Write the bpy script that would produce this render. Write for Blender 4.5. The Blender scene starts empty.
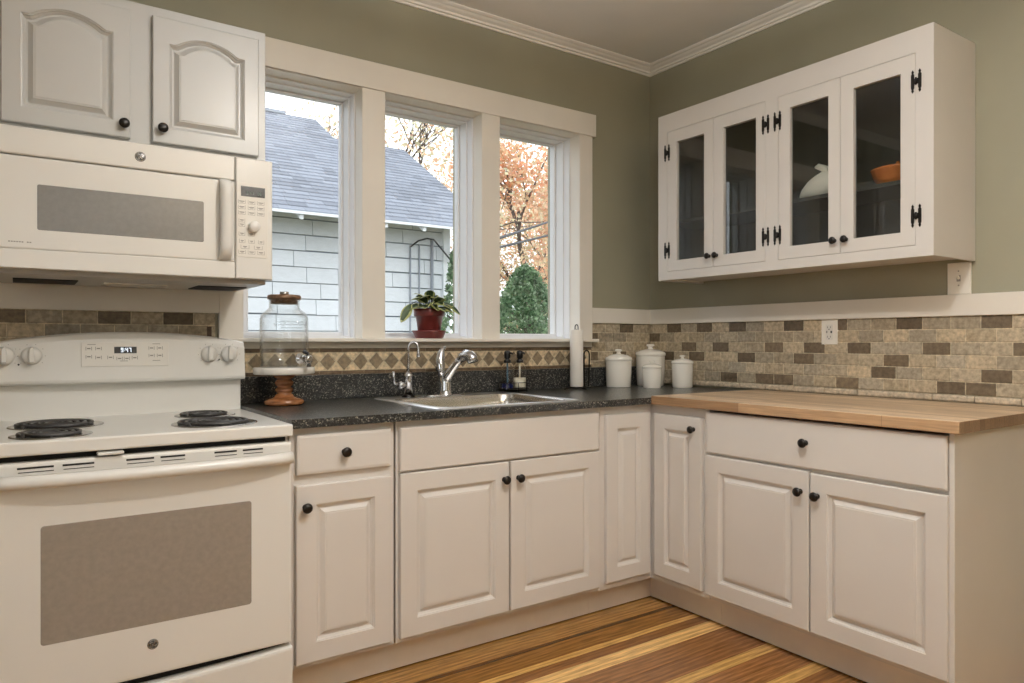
import bpy, bmesh, math, random
from mathutils import Vector, Matrix
random.seed(7)
PI = math.pi
S = bpy.context.scene
COL = S.collection
WY, WX = 0.08, 0.09            # inner faces of the window wall and of the right wall
CEIL = 2.725

# ------------------------------------------------------------------ materials
MATS = {}
def nodes(name):
    m = bpy.data.materials.new(name); m.use_nodes = True
    nt = m.node_tree; nt.nodes.clear()
    out = nt.nodes.new('ShaderNodeOutputMaterial')
    return m, nt, out
def L(nt, a, b): nt.links.new(a, b)
def principled(nt, out, color=None, rough=.5, metal=0., spec=.5, coat=0.):
    b = nt.nodes.new('ShaderNodeBsdfPrincipled')
    if color: b.inputs['Base Color'].default_value = (*color, 1)
    b.inputs['Roughness'].default_value = rough
    b.inputs['Metallic'].default_value = metal
    b.inputs['Specular IOR Level'].default_value = spec
    b.inputs['Coat Weight'].default_value = coat
    L(nt, b.outputs[0], out.inputs[0]); return b
def coords(nt, scale=(1, 1, 1), rot=(0, 0, 0)):
    tc = nt.nodes.new('ShaderNodeTexCoord'); g = nt.nodes.new('ShaderNodeNewGeometry')
    mp = nt.nodes.new('ShaderNodeMapping'); mp.inputs['Scale'].default_value = scale; mp.inputs['Rotation'].default_value = rot
    L(nt, g.outputs['Position'], mp.inputs[0]); return mp.outputs[0]
def noise(nt, vec, scale, detail=3, rough=.5):
    n = nt.nodes.new('ShaderNodeTexNoise'); n.inputs['Scale'].default_value = scale
    n.inputs['Detail'].default_value = detail; n.inputs['Roughness'].default_value = rough
    L(nt, vec, n.inputs['Vector']); return n
def ramp(nt, fac, stops, interp='LINEAR'):
    r = nt.nodes.new('ShaderNodeValToRGB'); r.color_ramp.interpolation = interp
    els = r.color_ramp.elements
    while len(els) < len(stops): els.new(.5)
    for e, (p, c) in zip(els, stops): e.position = p; e.color = (*c, 1)
    L(nt, fac, r.inputs[0]); return r.outputs[0]
def mixc(nt, a, b, fac=1., mode='MULTIPLY'):
    m = nt.nodes.new('ShaderNodeMix'); m.data_type = 'RGBA'; m.blend_type = mode
    if isinstance(fac, (int, float)): m.inputs[0].default_value = fac
    else: L(nt, fac, m.inputs[0])
    for s, v in ((6, a), (7, b)):
        if isinstance(v, tuple): m.inputs[s].default_value = (*v, 1)
        else: L(nt, v, m.inputs[s])
    return m.outputs[2]
def bump(nt, h, strength, dist, b):
    n = nt.nodes.new('ShaderNodeBump'); n.inputs['Strength'].default_value = strength; n.inputs['Distance'].default_value = dist
    L(nt, h, n.inputs['Height']); L(nt, n.outputs[0], b.inputs['Normal'])
def plain(name, color, rough=.5, metal=0., spec=.5, var=.04, vscale=8, bumpy=0., bscale=60, coat=0.):
    m, nt, out = nodes(name); b = principled(nt, out, color, rough, metal, spec, coat)
    v = coords(nt); n = noise(nt, v, vscale)
    lo = tuple(c * (1 - var) for c in color); hi = tuple(min(1, c * (1 + var)) for c in color)
    L(nt, ramp(nt, n.outputs[0], [(.3, lo), (.7, hi)]), b.inputs['Base Color'])
    if bumpy: bump(nt, noise(nt, v, bscale, 2).outputs[0], bumpy, .002, b)
    MATS[name] = m; return m
def attr_mat(name, rough=.5, spec=.4, nscale=60, dark=.75, light=1.12, bumpy=0., stretch=(1, 1, 1), trans=0., detail=4):
    """colour of each piece from the mesh attribute 'col', broken up by noise"""
    m, nt, out = nodes(name); b = principled(nt, out, None, rough, 0, spec)
    a = nt.nodes.new('ShaderNodeAttribute'); a.attribute_name = 'col'
    v = coords(nt, stretch); n = noise(nt, v, nscale, detail, .6)
    c = mixc(nt, a.outputs['Color'], ramp(nt, n.outputs[0], [(.3, (dark,) * 3), (.72, (light,) * 3)]))
    L(nt, c, b.inputs['Base Color'])
    if bumpy: bump(nt, n.outputs[0], bumpy, .002, b)
    if trans:
        t = nt.nodes.new('ShaderNodeBsdfTranslucent'); mx = nt.nodes.new('ShaderNodeMixShader'); mx.inputs[0].default_value = trans
        L(nt, c, t.inputs[0]); L(nt, b.outputs[0], mx.inputs[1]); L(nt, t.outputs[0], mx.inputs[2]); L(nt, mx.outputs[0], out.inputs[0])
    MATS[name] = m; return m
def glass(name, tint=(1, 1, 1), f0=.045, rough=0., power=5.):
    m, nt, out = nodes(name)
    t = nt.nodes.new('ShaderNodeBsdfTransparent'); t.inputs[0].default_value = (*tint, 1)
    g = nt.nodes.new('ShaderNodeBsdfGlossy'); g.inputs['Roughness'].default_value = rough
    lw = nt.nodes.new('ShaderNodeLayerWeight'); lw.inputs[0].default_value = .5
    p = nt.nodes.new('ShaderNodeMath'); p.operation = 'POWER'; p.inputs[1].default_value = power
    L(nt, lw.outputs['Facing'], p.inputs[0])
    q = nt.nodes.new('ShaderNodeMath'); q.operation = 'MULTIPLY_ADD'; q.inputs[1].default_value = 1 - f0; q.inputs[2].default_value = f0
    L(nt, p.outputs[0], q.inputs[0])
    mx = nt.nodes.new('ShaderNodeMixShader')
    L(nt, q.outputs[0], mx.inputs[0]); L(nt, t.outputs[0], mx.inputs[1]); L(nt, g.outputs[0], mx.inputs[2]); L(nt, mx.outputs[0], out.inputs[0])
    MATS[name] = m; return m
def emit(name, color, strength):
    m, nt, out = nodes(name); e = nt.nodes.new('ShaderNodeEmission')
    e.inputs[0].default_value = (*color, 1); e.inputs[1].default_value = strength; L(nt, e.outputs[0], out.inputs[0])
    MATS[name] = m; return m

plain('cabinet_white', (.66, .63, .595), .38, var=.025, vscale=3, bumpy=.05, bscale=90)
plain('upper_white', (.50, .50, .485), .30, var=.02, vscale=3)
plain('trim_white', (.80, .76, .69), .40, var=.03, vscale=4)
plain('appliance_white', (.745, .735, .70), .28, var=.012, vscale=2, coat=.0)
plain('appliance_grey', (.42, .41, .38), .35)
plain('kick_paint', (.74, .68, .61), .45, var=.05)
plain('wall_green', (.31, .295, .215), .55, var=.05, vscale=2.5, bumpy=.08, bscale=180)
plain('ceiling_white', (.88, .88, .87), .7, var=.05, vscale=1.5)
plain('vinyl_white', (.80, .81, .83), .35, var=.015)
plain('black_metal', (.020, .017, .015), .32, metal=.6, var=.1)
plain('black_plastic', (.012, .012, .013), .3)
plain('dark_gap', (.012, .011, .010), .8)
plain('chrome', (.66, .66, .67), .10, metal=1., var=.02)
plain('steel', (.62, .60, .56), .24, metal=1., var=.06, vscale=14)
plain('rim_steel', (.88, .89, .91), .33, metal=1., var=.03)
plain('ceramic_white', (.90, .875, .81), .14, var=.02, coat=.4)
plain('rabbit_white', (.90, .87, .78), .35, var=.03)
plain('terracotta_glaze', (.62, .20, .055), .18, var=.15, vscale=20, coat=.5)
plain('pot_red', (.15, .028, .024), .3, var=.12, vscale=25)
plain('paper', (.86, .83, .78), .9, var=.02, bumpy=.3, bscale=260)
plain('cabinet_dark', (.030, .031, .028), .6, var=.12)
plain('shelf_wood', (.20, .13, .075), .5, var=.2, vscale=30)
plain('coil_black', (.055, .052, .050), .42, metal=.3, var=.2, vscale=40)
plain('drip_chrome', (.50, .49, .47), .2, metal=1., var=.1, vscale=30)
plain('marble', (.80, .77, .71), .25, var=.08, vscale=18)
plain('oven_glass', (.27, .235, .20), .22, var=.06, vscale=60, coat=.3)
plain('microwave_glass', (.20, .195, .185), .25, var=.06, vscale=60, coat=.3)
plain('panel_white', (.76, .74, .69), .3, var=.01)
plain('print_grey', (.25, .24, .22), .5)
plain('badge_dark', (.10, .095, .09), .25, metal=.7)
plain('badge_silver', (.70, .69, .66), .25, metal=1.)
plain('outlet_white', (.86, .83, .76), .3, var=.01)
plain('blue_soap', (.006, .012, .10), .1)
plain('blue_plastic', (.07, .16, .22), .3)
plain('cream_soap', (.78, .74, .60), .3, var=.12, vscale=60)
plain('house_paint', (.80, .84, .88), .7, var=.05, vscale=6)
plain('house_backing', (.28, .32, .37), .9)
plain('soffit_paint', (.30, .33, .33), .8)
plain('conduit_grey', (.30, .33, .38), .6)
plain('bark', (.13, .105, .095), .9, var=.35, vscale=9)
plain('cable_black', (.035, .04, .05), .6)
plain('cup_grey', (.10, .115, .125), .3)
plain('soil', (.05, .035, .025), .9, var=.3, vscale=60)
plain('lawn', (.21, .19, .12), .95, var=.45, vscale=5)
plain('nickel', (.42, .40, .37), .3, metal=1.)
attr_mat('tile', .42, .4, 60, .55, 1.30, bumpy=.35, detail=6)
attr_mat('siding', .75, .3, 9, .93, 1.03, stretch=(1, 1, 3))
attr_mat('shingle', .9, .2, 40, .85, 1.12)
attr_mat('leaf', .55, .3, 20, .88, 1.10, trans=.5)
attr_mat('plant_leaf', .4, .4, 50, .85, 1.1, trans=.2)
attr_mat('plank', .22, .5, 9, .55, 1.35, stretch=(1.0, 13, 1), detail=9)
glass('window_glass', (.99, .995, 1.), .03)
glass('door_glass', (.93, .94, .93), .065)
glass('jar_glass', (.985, .99, .99), .03, power=3.0)
glass('jar_relief', (.80, .83, .84), .10, power=2.)
emit('clock_white', (.85, .93, 1.), 2.2)
emit('clock_dim', (.75, .85, .7), .35)

nt = MATS['plank'].node_tree
wv = nt.nodes.new('ShaderNodeTexWave'); wv.bands_direction = 'Y'; wv.inputs['Scale'].default_value = 8; wv.inputs['Distortion'].default_value = 11; wv.inputs['Detail'].default_value = 3; wv.inputs['Detail Scale'].default_value = .7
L(nt, coords(nt, (.22, 1.6, 1)), wv.inputs['Vector'])
pb = next(n_ for n_ in nt.nodes if n_.type == 'BSDF_PRINCIPLED'); old = pb.inputs['Base Color'].links[0].from_socket
L(nt, mixc(nt, old, ramp(nt, wv.outputs['Color'], [(.15, (.80, .78, .76)), (.85, (1.12, 1.10, 1.06))])), pb.inputs['Base Color'])
# wood of the stand: turned, orange brown
m, nt, out = nodes('turned_wood'); b = principled(nt, out, None, .22, coat=.5)
v = coords(nt, (1, 1, 6)); n = noise(nt, v, 22, 5)
L(nt, ramp(nt, n.outputs[0], [(.3, (.16, .055, .018)), (.7, (.42, .17, .06))]), b.inputs[0]); MATS['turned_wood'] = m
m, nt, out = nodes('lid_wood'); b = principled(nt, out, None, .4)
v = coords(nt, (3, 14, 14)); n = noise(nt, v, 9, 5)
L(nt, ramp(nt, n.outputs[0], [(.3, (.10, .055, .03)), (.7, (.26, .15, .085))]), b.inputs[0]); MATS['lid_wood'] = m
# speckled dark laminate / granite
m, nt, out = nodes('granite'); b = principled(nt, out, None, .34, spec=.45, coat=.25); b.inputs['Coat Roughness'].default_value = .06
v = coords(nt); vo = nt.nodes.new('ShaderNodeTexVoronoi'); vo.inputs['Scale'].default_value = 250; L(nt, v, vo.inputs['Vector'])
sep = nt.nodes.new('ShaderNodeSeparateColor'); L(nt, vo.outputs['Color'], sep.inputs[0])
c1 = ramp(nt, sep.outputs[0], [(0, (.010, .011, .012)), (.50, (.018, .019, .021)), (.70, (.05, .052, .05)), (.82, (.12, .12, .105)), (.94, (.27, .255, .21))], 'CONSTANT')
n = noise(nt, v, 60, 3); c2 = ramp(nt, n.outputs[0], [(.35, (.75,) * 3), (.7, (1.3,) * 3)])
L(nt, mixc(nt, c1, c2), b.inputs[0]); MATS['granite'] = m
# butcher block: long staves along y
m, nt, out = nodes('butcher'); b = principled(nt, out, None, .36)
v = coords(nt, (1, 1, 1), (0, 0, PI / 2)); br = nt.nodes.new('ShaderNodeTexBrick')
br.offset = .37; br.inputs['Scale'].default_value = 1; br.inputs['Brick Width'].default_value = .55; br.inputs['Row Height'].default_value = .034
br.inputs['Mortar Size'].default_value = .0006; br.inputs['Mortar Smooth'].default_value = 0; br.inputs['Bias'].default_value = 0
br.inputs['Color1'].default_value = (.45, .31, .19, 1); br.inputs['Color2'].default_value = (.70, .525, .355, 1); br.inputs['Mortar'].default_value = (.27, .165, .09, 1)
L(nt, v, br.inputs['Vector'])
n = noise(nt, coords(nt, (28, 1.6, 28)), 5, 6)
cc = mixc(nt, br.outputs[0], ramp(nt, n.outputs[0], [(.3, (.72,) * 3), (.7, (1.14,) * 3)]))
g = nt.nodes.new('ShaderNodeNewGeometry'); sx_ = nt.nodes.new('ShaderNodeSeparateXYZ'); L(nt, g.outputs['True Normal'], sx_.inputs[0])
ab = nt.nodes.new('ShaderNodeMath'); ab.operation = 'ABSOLUTE'; L(nt, sx_.outputs[1], ab.inputs[0])     # end grain is darker wood
L(nt, mixc(nt, cc, ramp(nt, ab.outputs[0], [(.55, (1, 1, 1)), (.75, (.40, .33, .27))])), b.inputs[0])
ax_ = nt.nodes.new('ShaderNodeMath'); ax_.operation = 'ABSOLUTE'; L(nt, sx_.outputs[0], ax_.inputs[0])   # faces along x tinted darker and browner than the top
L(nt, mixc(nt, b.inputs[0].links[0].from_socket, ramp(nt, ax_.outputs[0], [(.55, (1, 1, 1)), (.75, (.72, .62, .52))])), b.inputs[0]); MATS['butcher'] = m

# ------------------------------------------------------------------ mesh builder
class MB:
    def __init__(s): s.v = []; s.f = []; s.c = []; s.sm = []
    def add(s, vs, fs, col=None, smooth=False):
        o = len(s.v); s.v += [Vector(p) for p in vs]
        for f in fs: s.f.append([i + o for i in f]); s.c.append(col); s.sm.append(smooth)
        return s
    def box(s, x0, x1, y0, y1, z0, z1, col=None):
        x0, x1 = sorted((x0, x1)); y0, y1 = sorted((y0, y1)); z0, z1 = sorted((z0, z1))
        vs = [(x0, y0, z0), (x1, y0, z0), (x1, y1, z0), (x0, y1, z0), (x0, y0, z1), (x1, y0, z1), (x1, y1, z1), (x0, y1, z1)]
        return s.add(vs, [(0, 3, 2, 1), (4, 5, 6, 7), (0, 1, 5, 4), (1, 2, 6, 5), (2, 3, 7, 6), (3, 0, 4, 7)], col)
    def loft(s, loops, cap0=True, cap1=True, col=None, smooth=False, closed=True):
        n = len(loops[0]); vs = [p for l in loops for p in l]; fs = []
        for i in range(len(loops) - 1):
            for j in range(n if closed else n - 1):
                k = (j + 1) % n; fs.append((i * n + j, i * n + k, (i + 1) * n + k, (i + 1) * n + j))
        s.add(vs, fs, col, smooth)
        o = len(s.v) - len(vs)
        if cap0: s.f.append([o + j for j in range(n)][::-1]); s.c.append(col); s.sm.append(False)
        if cap1: s.f.append([o + (len(loops) - 1) * n + j for j in range(n)]); s.c.append(col); s.sm.append(False)
        return s
    def lathe(s, prof, c=(0, 0, 0), axis=(0, 0, 1), seg=32, cap=True, col=None, smooth=True):
        q = Vector((0, 0, 1)).rotation_difference(Vector(axis)); c = Vector(c)
        loops = [[c + q @ Vector((max(r, 1e-5) * math.cos(2 * PI * j / seg), max(r, 1e-5) * math.sin(2 * PI * j / seg), z)) for j in range(seg)] for r, z in prof]
        return s.loft(loops, cap, cap, col, smooth)
    def tube(s, pts, r, seg=10, col=None, cap=True):
        pts = [Vector(p) for p in pts]; n = len(pts); rs = r if isinstance(r, (list, tuple)) else [r] * n
        loops = []; up = None
        for i, p in enumerate(pts):
            t = (pts[min(i + 1, n - 1)] - pts[max(i - 1, 0)]).normalized()
            if up is None:
                up = t.orthogonal().normalized()
            else:
                up = (up - t * up.dot(t)); up = up.normalized() if up.length > 1e-6 else t.orthogonal().normalized()
            w = t.cross(up)
            loops.append([p + (up * math.cos(2 * PI * j / seg) + w * math.sin(2 * PI * j / seg)) * rs[i] for j in range(seg)])
        return s.loft(loops, cap, cap, col, True)
    def prism(s, poly, fn, w0, w1, col=None):
        return s.loft([[fn(u, v, w0) for u, v in poly], [fn(u, v, w1) for u, v in poly]], True, True, col)
    def ball(s, c, r, seg=20, rings=12, rot=None, col=None):
        c = Vector(c); r = r if isinstance(r, (tuple, list)) else (r, r, r); loops = []
        for i in range(1, rings):
            a = PI * i / rings
            l = [Vector((r[0] * math.sin(a) * math.cos(2 * PI * j / seg), r[1] * math.sin(a) * math.sin(2 * PI * j / seg), -r[2] * math.cos(a))) for j in range(seg)]
            loops.append([c + (rot @ p if rot else p) for p in l])
        return s.loft(loops, True, True, col, True)
    def build(s, name, mat, parent=None, base=None, bevel=0., seg=2, fix=True):
        b = Vector(BASE[parent.name]) if parent else Vector(base or (0, 0, 0))
        me = bpy.data.meshes.new(name); me.from_pydata([p - b for p in s.v], [], s.f); me.update()
        me.polygons.foreach_set('use_smooth', s.sm)
        if fix:
            bm = bmesh.new(); bm.from_mesh(me); bmesh.ops.recalc_face_normals(bm, faces=bm.faces); bm.to_mesh(me); bm.free()
        if any(c is not None for c in s.c):
            at = me.attributes.new('col', 'FLOAT_COLOR', 'FACE')
            for i, c in enumerate(s.c): at.data[i].color = (*(c or (1, 1, 1)), 1)
        me.materials.append(MATS[mat])
        o = bpy.data.objects.new(name, me); COL.objects.link(o)
        if parent: o.parent = parent; BASE[o.name] = BASE[parent.name]
        else: o.location = b; BASE[o.name] = tuple(b)
        if bevel:
            md = o.modifiers.new('edge', 'BEVEL'); md.width = bevel; md.segments = seg; md.limit_method = 'ANGLE'; md.angle_limit = .6
        return o
BASE = {}
def tag(o, label, cat, group=None, kind=None):
    o['label'] = label; o['category'] = cat
    if group: o['group'] = group
    if kind: o['kind'] = kind
    return o
def thing(name, loc, label, cat, group=None, kind=None):
    o = bpy.data.objects.new(name, None); o.location = loc; o.empty_display_size = .05; COL.objects.link(o)
    BASE[o.name] = tuple(loc); return tag(o, label, cat, group, kind)

# frames: (u, v, w) -> world.  u runs along the wall as seen from the room, w points into the room
def front(y): return lambda u, v, w: Vector((u, y - w, v))           # faces -y, u = x
def side(x): return lambda u, v, w: Vector((x - w, -u, v))            # faces -x, u = -y
def rect(u0, u1, v0, v1, i=0., n=12, top=None):
    """closed loop with a subdivided top edge; top(t) lowers it (0..1 across)"""
    a, b, c, d = u0 + i, u1 - i, v0 + i, v1 - i
    pts = [(a, c), (b, c)]
    for k in range(n + 1):
        t = k / n; pts.append((b + (a - b) * t, d - (top(t) if top else 0)))
    return pts
def panel_door(fn, u0, u1, v0, v1, th=.019, stile=.062, arch=0.):
    """raised panel door, one surface"""
    mb = MB()
    def tp(drop):
        if not arch: return None
        def f(t):
            s_ = .10
            if t < s_ or t > 1 - s_: return arch
            return arch * (1 - math.sin(PI * (t - s_) / (1 - 2 * s_)) ** .75)
        return f
    N = 26 if arch else 2
    spec = [(0, -th, 0), (0, -.0035, 0), (.0012, -.001, 0), (.0035, 0, 0), (stile, 0, 1), (stile + .0012, -.0025, 1), (stile + .0040, -.0032, 1), (stile + .0060, -.0075, 1), (stile + .0105, -.0105, 1),
            (stile + .0115, -.0130, 1), (stile + .0170, -.0130, 1), (stile + .0290, -.0035, 1), (stile + .0294, -.0016, 1), (stile + .0345, -.0012, 1), (stile + .0350, .0, 1)]
    loops = []
    for i, w, a in spec:
        if arch and a:
            l = rect(u0, u1, v0, v1, i, N, tp(0))
        else: l = rect(u0, u1, v0, v1, i, N)
        loops.append([fn(u, v, w) for u, v in l])
    mb.loft(loops, True, True); return mb
def slab(fn, u0, u1, v0, v1, th=.019, edge=.006):
    mb = MB(); loops = []
    for i, w in [(0, -th), (0, -.006), (.0015, -.002), (edge, 0)]: loops.append([fn(u, v, w) for u, v in rect(u0, u1, v0, v1, i, 1)])
    return mb.loft(loops)
def fbox(mb, fn, u0, u1, v0, v1, w0, w1, col=None):
    return mb.loft([[fn(u, v, w) for u, v in ((u0, v0), (u1, v0), (u1, v1), (u0, v1))] for w in (w0, w1)], True, True, col)
def knob(fn, u, v, parent, w=0., k=1.):
    c = fn(u, v, w); ax = fn(u, v, w + 1) - c
    pr = [(.0095, 0), (.0095, .002), (.006, .005), (.0055, .012), (.008, .016), (.0145, .019), (.0165, .0225), (.0155, .0265), (.010, .030), (.003, .0312)]
    return MB().lathe([(r * k, z * k) for r, z in pr], c, ax, 20).build('knob', 'black_metal', parent)

# ------------------------------------------------------------------ room shell
WIN = [(-2.174, -1.674), (-1.570, -1.063), (-.962, -.450)]
WZ0, WZ1 = 1.160, 2.256
WALL_T = .26
mb = MB()
xs = [-4.2, WIN[0][0], WIN[0][1], WIN[1][0], WIN[1][1], WIN[2][0], WIN[2][1], WX + .2]
mb.box(xs[0], xs[-1], WY, WY + WALL_T, -.02, WZ0); mb.box(xs[0], xs[-1], WY, WY + WALL_T, WZ1, CEIL)
for i in (0, 2, 4, 6): mb.box(xs[i], xs[i + 1], WY, WY + WALL_T, WZ0, WZ1)
tag(mb.build('wall_window', 'wall_green'), 'sage green wall with three windows above the sink', 'wall', kind='structure')
tag(MB().box(WX, WX + .2, -4.6, WY, -.02, CEIL).build('wall_right', 'wall_green'), 'sage green wall behind the glass door cabinet', 'wall', kind='structure')
BW = (-3.1, -2.3, 1.0, 2.10)          # added glazed opening behind the viewer, unseen, for cool daylight fill
LW = (-3.5, -1.7, 1.0, 2.2)          # added window in the unseen left wall, daylight fill for the right-hand fronts
tag(MB().box(-4.4, -4.2, -4.6, LW[0], -.02, CEIL).box(-4.4, -4.2, LW[1], WY + .2, -.02, CEIL).box(-4.4, -4.2, LW[0], LW[1], -.02, LW[2]).box(-4.4, -4.2, LW[0], LW[1], LW[3], CEIL).build('wall_left', 'wall_green'), 'sage green wall at the far left of the room', 'wall', kind='structure')
tag(MB().box(-4.4, BW[0], -4.8, -4.6, -.02, CEIL).box(BW[1], WX + .2, -4.8, -4.6, -.02, CEIL).box(BW[0], BW[1], -4.8, -4.6, -.02, BW[2]).box(BW[0], BW[1], -4.8, -4.6, BW[3], CEIL).build('wall_back', 'wall_green'), 'sage green wall behind the viewer', 'wall', kind='structure')
tag(MB().box(-4.4, WX + .2, -4.8, WY + .2, CEIL, CEIL + .1).build('ceiling', 'ceiling_white'), 'off-white plaster ceiling above the crown moulding', 'ceiling', kind='structure')

# floor boards: long strips along x, each with its own wood colour
mb = MB(); rnd = random.Random(3)
gold, dark, mid, yel, brn, lgt = (.38, .205, .058), (.12, .052, .016), (.28, .135, .038), (.60, .355, .115), (.245, .108, .034), (.74, .47, .185)
bands = [(.08, -.60, gold), (-.60, -.665, (.38, .20, .06)), (-.665, -.687, dark), (-.687, -.79, mid), (-.79, -.822, yel), (-.822, -.878, brn), (-.878, -.955, lgt),
         (-.955, -1.055, (.27, .125, .045)), (-1.055, -1.15, (.25, .112, .040)), (-1.15, -1.205, yel), (-1.205, -1.275, (.255, .112, .037)), (-1.275, -1.345, (.275, .125, .042)), (-1.345, -1.40, yel)]
y = -1.40
while y > -4.6:
    w = rnd.choice((.055, .075, .1)); bands.append((y, y - w, rnd.choice((brn, mid, gold, yel, brn, lgt)))); y -= w
for y0, y1, c in bands:
    x = -4.2
    while x < WX:
        ln = rnd.uniform(1.6, 3.0) if not -1.45 < y0 < -.59 else 5
        if -1.45 < y0 < -.59 and x < -4: ln = rnd.uniform(1.0, 1.6)
        x1 = min(WX, x + ln); k = rnd.uniform(.9, 1.1)
        mb.box(x, x1 - .0008, y0 - .0004, y1 + .0008, -.02, 0, tuple(q * k for q in c)); x = x1
mb.box(-4.2, WX, -4.6, WY, -.03, -.004, (.03, .015, .008))
tag(mb.build('floor', 'plank'), 'wood strip floor mixing dark brown and golden boards', 'floor', kind='structure')

# crown moulding (stepped cove), on the window wall and on the right wall
CP = [(0, 2.6785), (.008, 2.6785), (.010, 2.688), (.018, 2.690), (.021, 2.699), (.034, 2.706), (.044, 2.714), (.050, 2.715), (.060, 2.722), (.060, CEIL), (0, CEIL)]
def crown(name, a, b, inw, lab):
    a, b = Vector(a), Vector(b); inw = Vector(inw); d = (b - a).normalized(); mb = MB(); loops = []
    for p, sgn in ((a, -1), (b, 1)):
        loops.append([p + inw * q + Vector((0, 0, z)) for q, z in CP])
    mb.loft(loops); tag(mb.build(name, 'trim_white'), lab, 'crown moulding', kind='structure')
crown('trim_1', (-4.2, WY, 0), (WX, WY, 0), (0, -1, 0), 'white crown moulding above the windows')
crown('trim_2', (WX, WY, 0), (WX, -4.6, 0), (-1, 0, 0), 'white crown moulding above the glass door cabinet')
crown('trim_3', (-4.2, WY, 0), (-4.2, -4.6, 0), (1, 0, 0), 'white crown moulding on the far left wall')

# window casing: head, stool, apron and the four uprights
CY = WY - .02
tag(MB().box(-2.30, -.342, CY - .006, WY, 2.2585, 2.376).build('trim_4', 'trim_white', bevel=.002), 'wide white head board across the three windows', 'window casing', kind='structure')
for n, (x0, x1, lab) in enumerate([(-2.263, -2.174, 'white window upright beside the microwave'), (-1.674, -1.570, 'white upright between the left and the middle window'),
                                   (-1.063, -.962, 'white upright between the middle and the right window'), (-.450, -.363, 'white window upright nearest the room corner')]):
    tag(MB().box(x0, x1, CY, WY, 1.172, 2.2585).build('trim_%d' % (5 + n), 'trim_white', bevel=.0015), lab, 'window casing', kind='structure')
mb = MB().box(-2.275, -.351, .018, WY, 1.1565, 1.172)
for a, b2 in WIN: mb.box(a, b2, WY, WY + .25, 1.1605, 1.172)
tag(mb.build('trim_9', 'trim_white', bevel=.003), 'long white window stool carrying the potted plant', 'window sill', kind='structure')
tag(MB().box(-2.263, -.363, CY + .004, WY, 1.130, 1.1565).build('trim_10', 'trim_white'), 'narrow apron board under the window stool', 'trim', kind='structure')
# board above the tiles
tag(MB().box(-4.2, -2.263, CY, WY, 1.268, 1.354).build('trim_11', 'trim_white', bevel=.0015), 'white board between the microwave and the tiles', 'trim', kind='structure')
tag(MB().box(-.363, WX, CY, WY, 1.2575, 1.3395).build('trim_12', 'trim_white', bevel=.0015), 'short white board between window and room corner', 'trim', kind='structure')
tag(MB().box(WX - .02, WX, -4.6, CY, 1.2575, 1.3395).build('trim_13', 'trim_white', bevel=.0015), 'long white board above the tiles on the right wall', 'trim', kind='structure')

# windows: jamb liner, stepped vinyl frame, sash, pane
def ring(mb, x0, x1, z0, z1, t, y0, y1, tb=None):
    tb = t if tb is None else tb
    mb.box(x0, x0 + t, y0, y1, z0, z1); mb.box(x1 - t, x1, y0, y1, z0, z1)
    mb.box(x0 + t, x1 - t, y0, y1, z1 - t, z1); mb.box(x0 + t, x1 - t, y0, y1, z0, z0 + tb)
labs = ['left window, showing the roof and white wall next door', 'middle window, behind the potted plant', 'right window, showing orange tree and green bush']
for n, (x0, x1) in enumerate(WIN):
    w = thing('window_%d' % (n + 1), ((x0 + x1) / 2, WY, 1.172), labs[n], 'window', kind='structure')
    ex = .045 if n == 0 else 0.          # the left unit has a wider hinge stile
    mb = MB(); ring(mb, x0, x1, 1.172, WZ1, .002, WY - .018, WY + .060, .0005); mb.build('jamb', 'trim_white', w, bevel=.0005)
    mb = MB(); ring(mb, x0, x1, 1.172, WZ1, .009, WY + .060, WY + .105, .005); ring(mb, x0, x1, 1.172, WZ1, .016, WY + .105, WY + .165, .012)
    ring(mb, x0, x1, 1.172, WZ1, .012, WY + .165, WY + .225, .010); mb.build('window_frame', 'vinyl_white', w, bevel=.0015)
    sh = MB(); ring(sh, x0 + .010, x1 - .010, 1.182, WZ1 - .010, .0145, WY + .168, WY + .205, .018)
    if ex: sh.box(x0 + .024, x0 + .0245 + ex, WY + .172, WY + .2, 1.199, WZ1 - .024)
    s_ = sh.build('sash', 'vinyl_white', w, bevel=.003)
    MB().box(x0 + .024 + ex, x1 - .024, WY + .183, WY + .187, 1.1995, WZ1 - .024).build('pane', 'window_glass', s_)

w = thing('window_4', (-2.7, -4.6, 1.0), 'added window in the back wall behind the viewer, for daylight fill', 'window', kind='structure')  # invented window, lets sky light in from behind the camera
mb = MB(); ring(mb, BW[0], BW[1], BW[2], BW[3], .06, -4.74, -4.66)
for x in (-2.7,): mb.box(x - .03, x + .03, -4.74, -4.66, BW[2] + .06, BW[3] - .06)
mb.build('window_frame', 'vinyl_white', w); MB().box(BW[0] + .06, BW[1] - .06, -4.702, -4.698, BW[2] + .06, BW[3] - .06).build('pane', 'window_glass', w)
w = thing('window_5', (-4.2, -2.6, 1.0), 'added wide window in the far left wall, for daylight fill', 'window', kind='structure')  # invented too, cools the cabinet fronts on the right wall
mb = MB()
for y0, y1 in ((LW[0], LW[0] + .06), (-2.63, -2.57), (LW[1] - .06, LW[1])): mb.box(-4.34, -4.26, y0, y1, LW[2], LW[3])
for z0, z1 in ((LW[2], LW[2] + .06), (LW[3] - .06, LW[3])): mb.box(-4.34, -4.26, LW[0], LW[1], z0, z1)
mb.build('window_frame', 'vinyl_white', w); MB().box(-4.302, -4.298, LW[0] + .06, LW[1] - .06, LW[2] + .06, LW[3] - .06).build('pane', 'window_glass', w)

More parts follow.
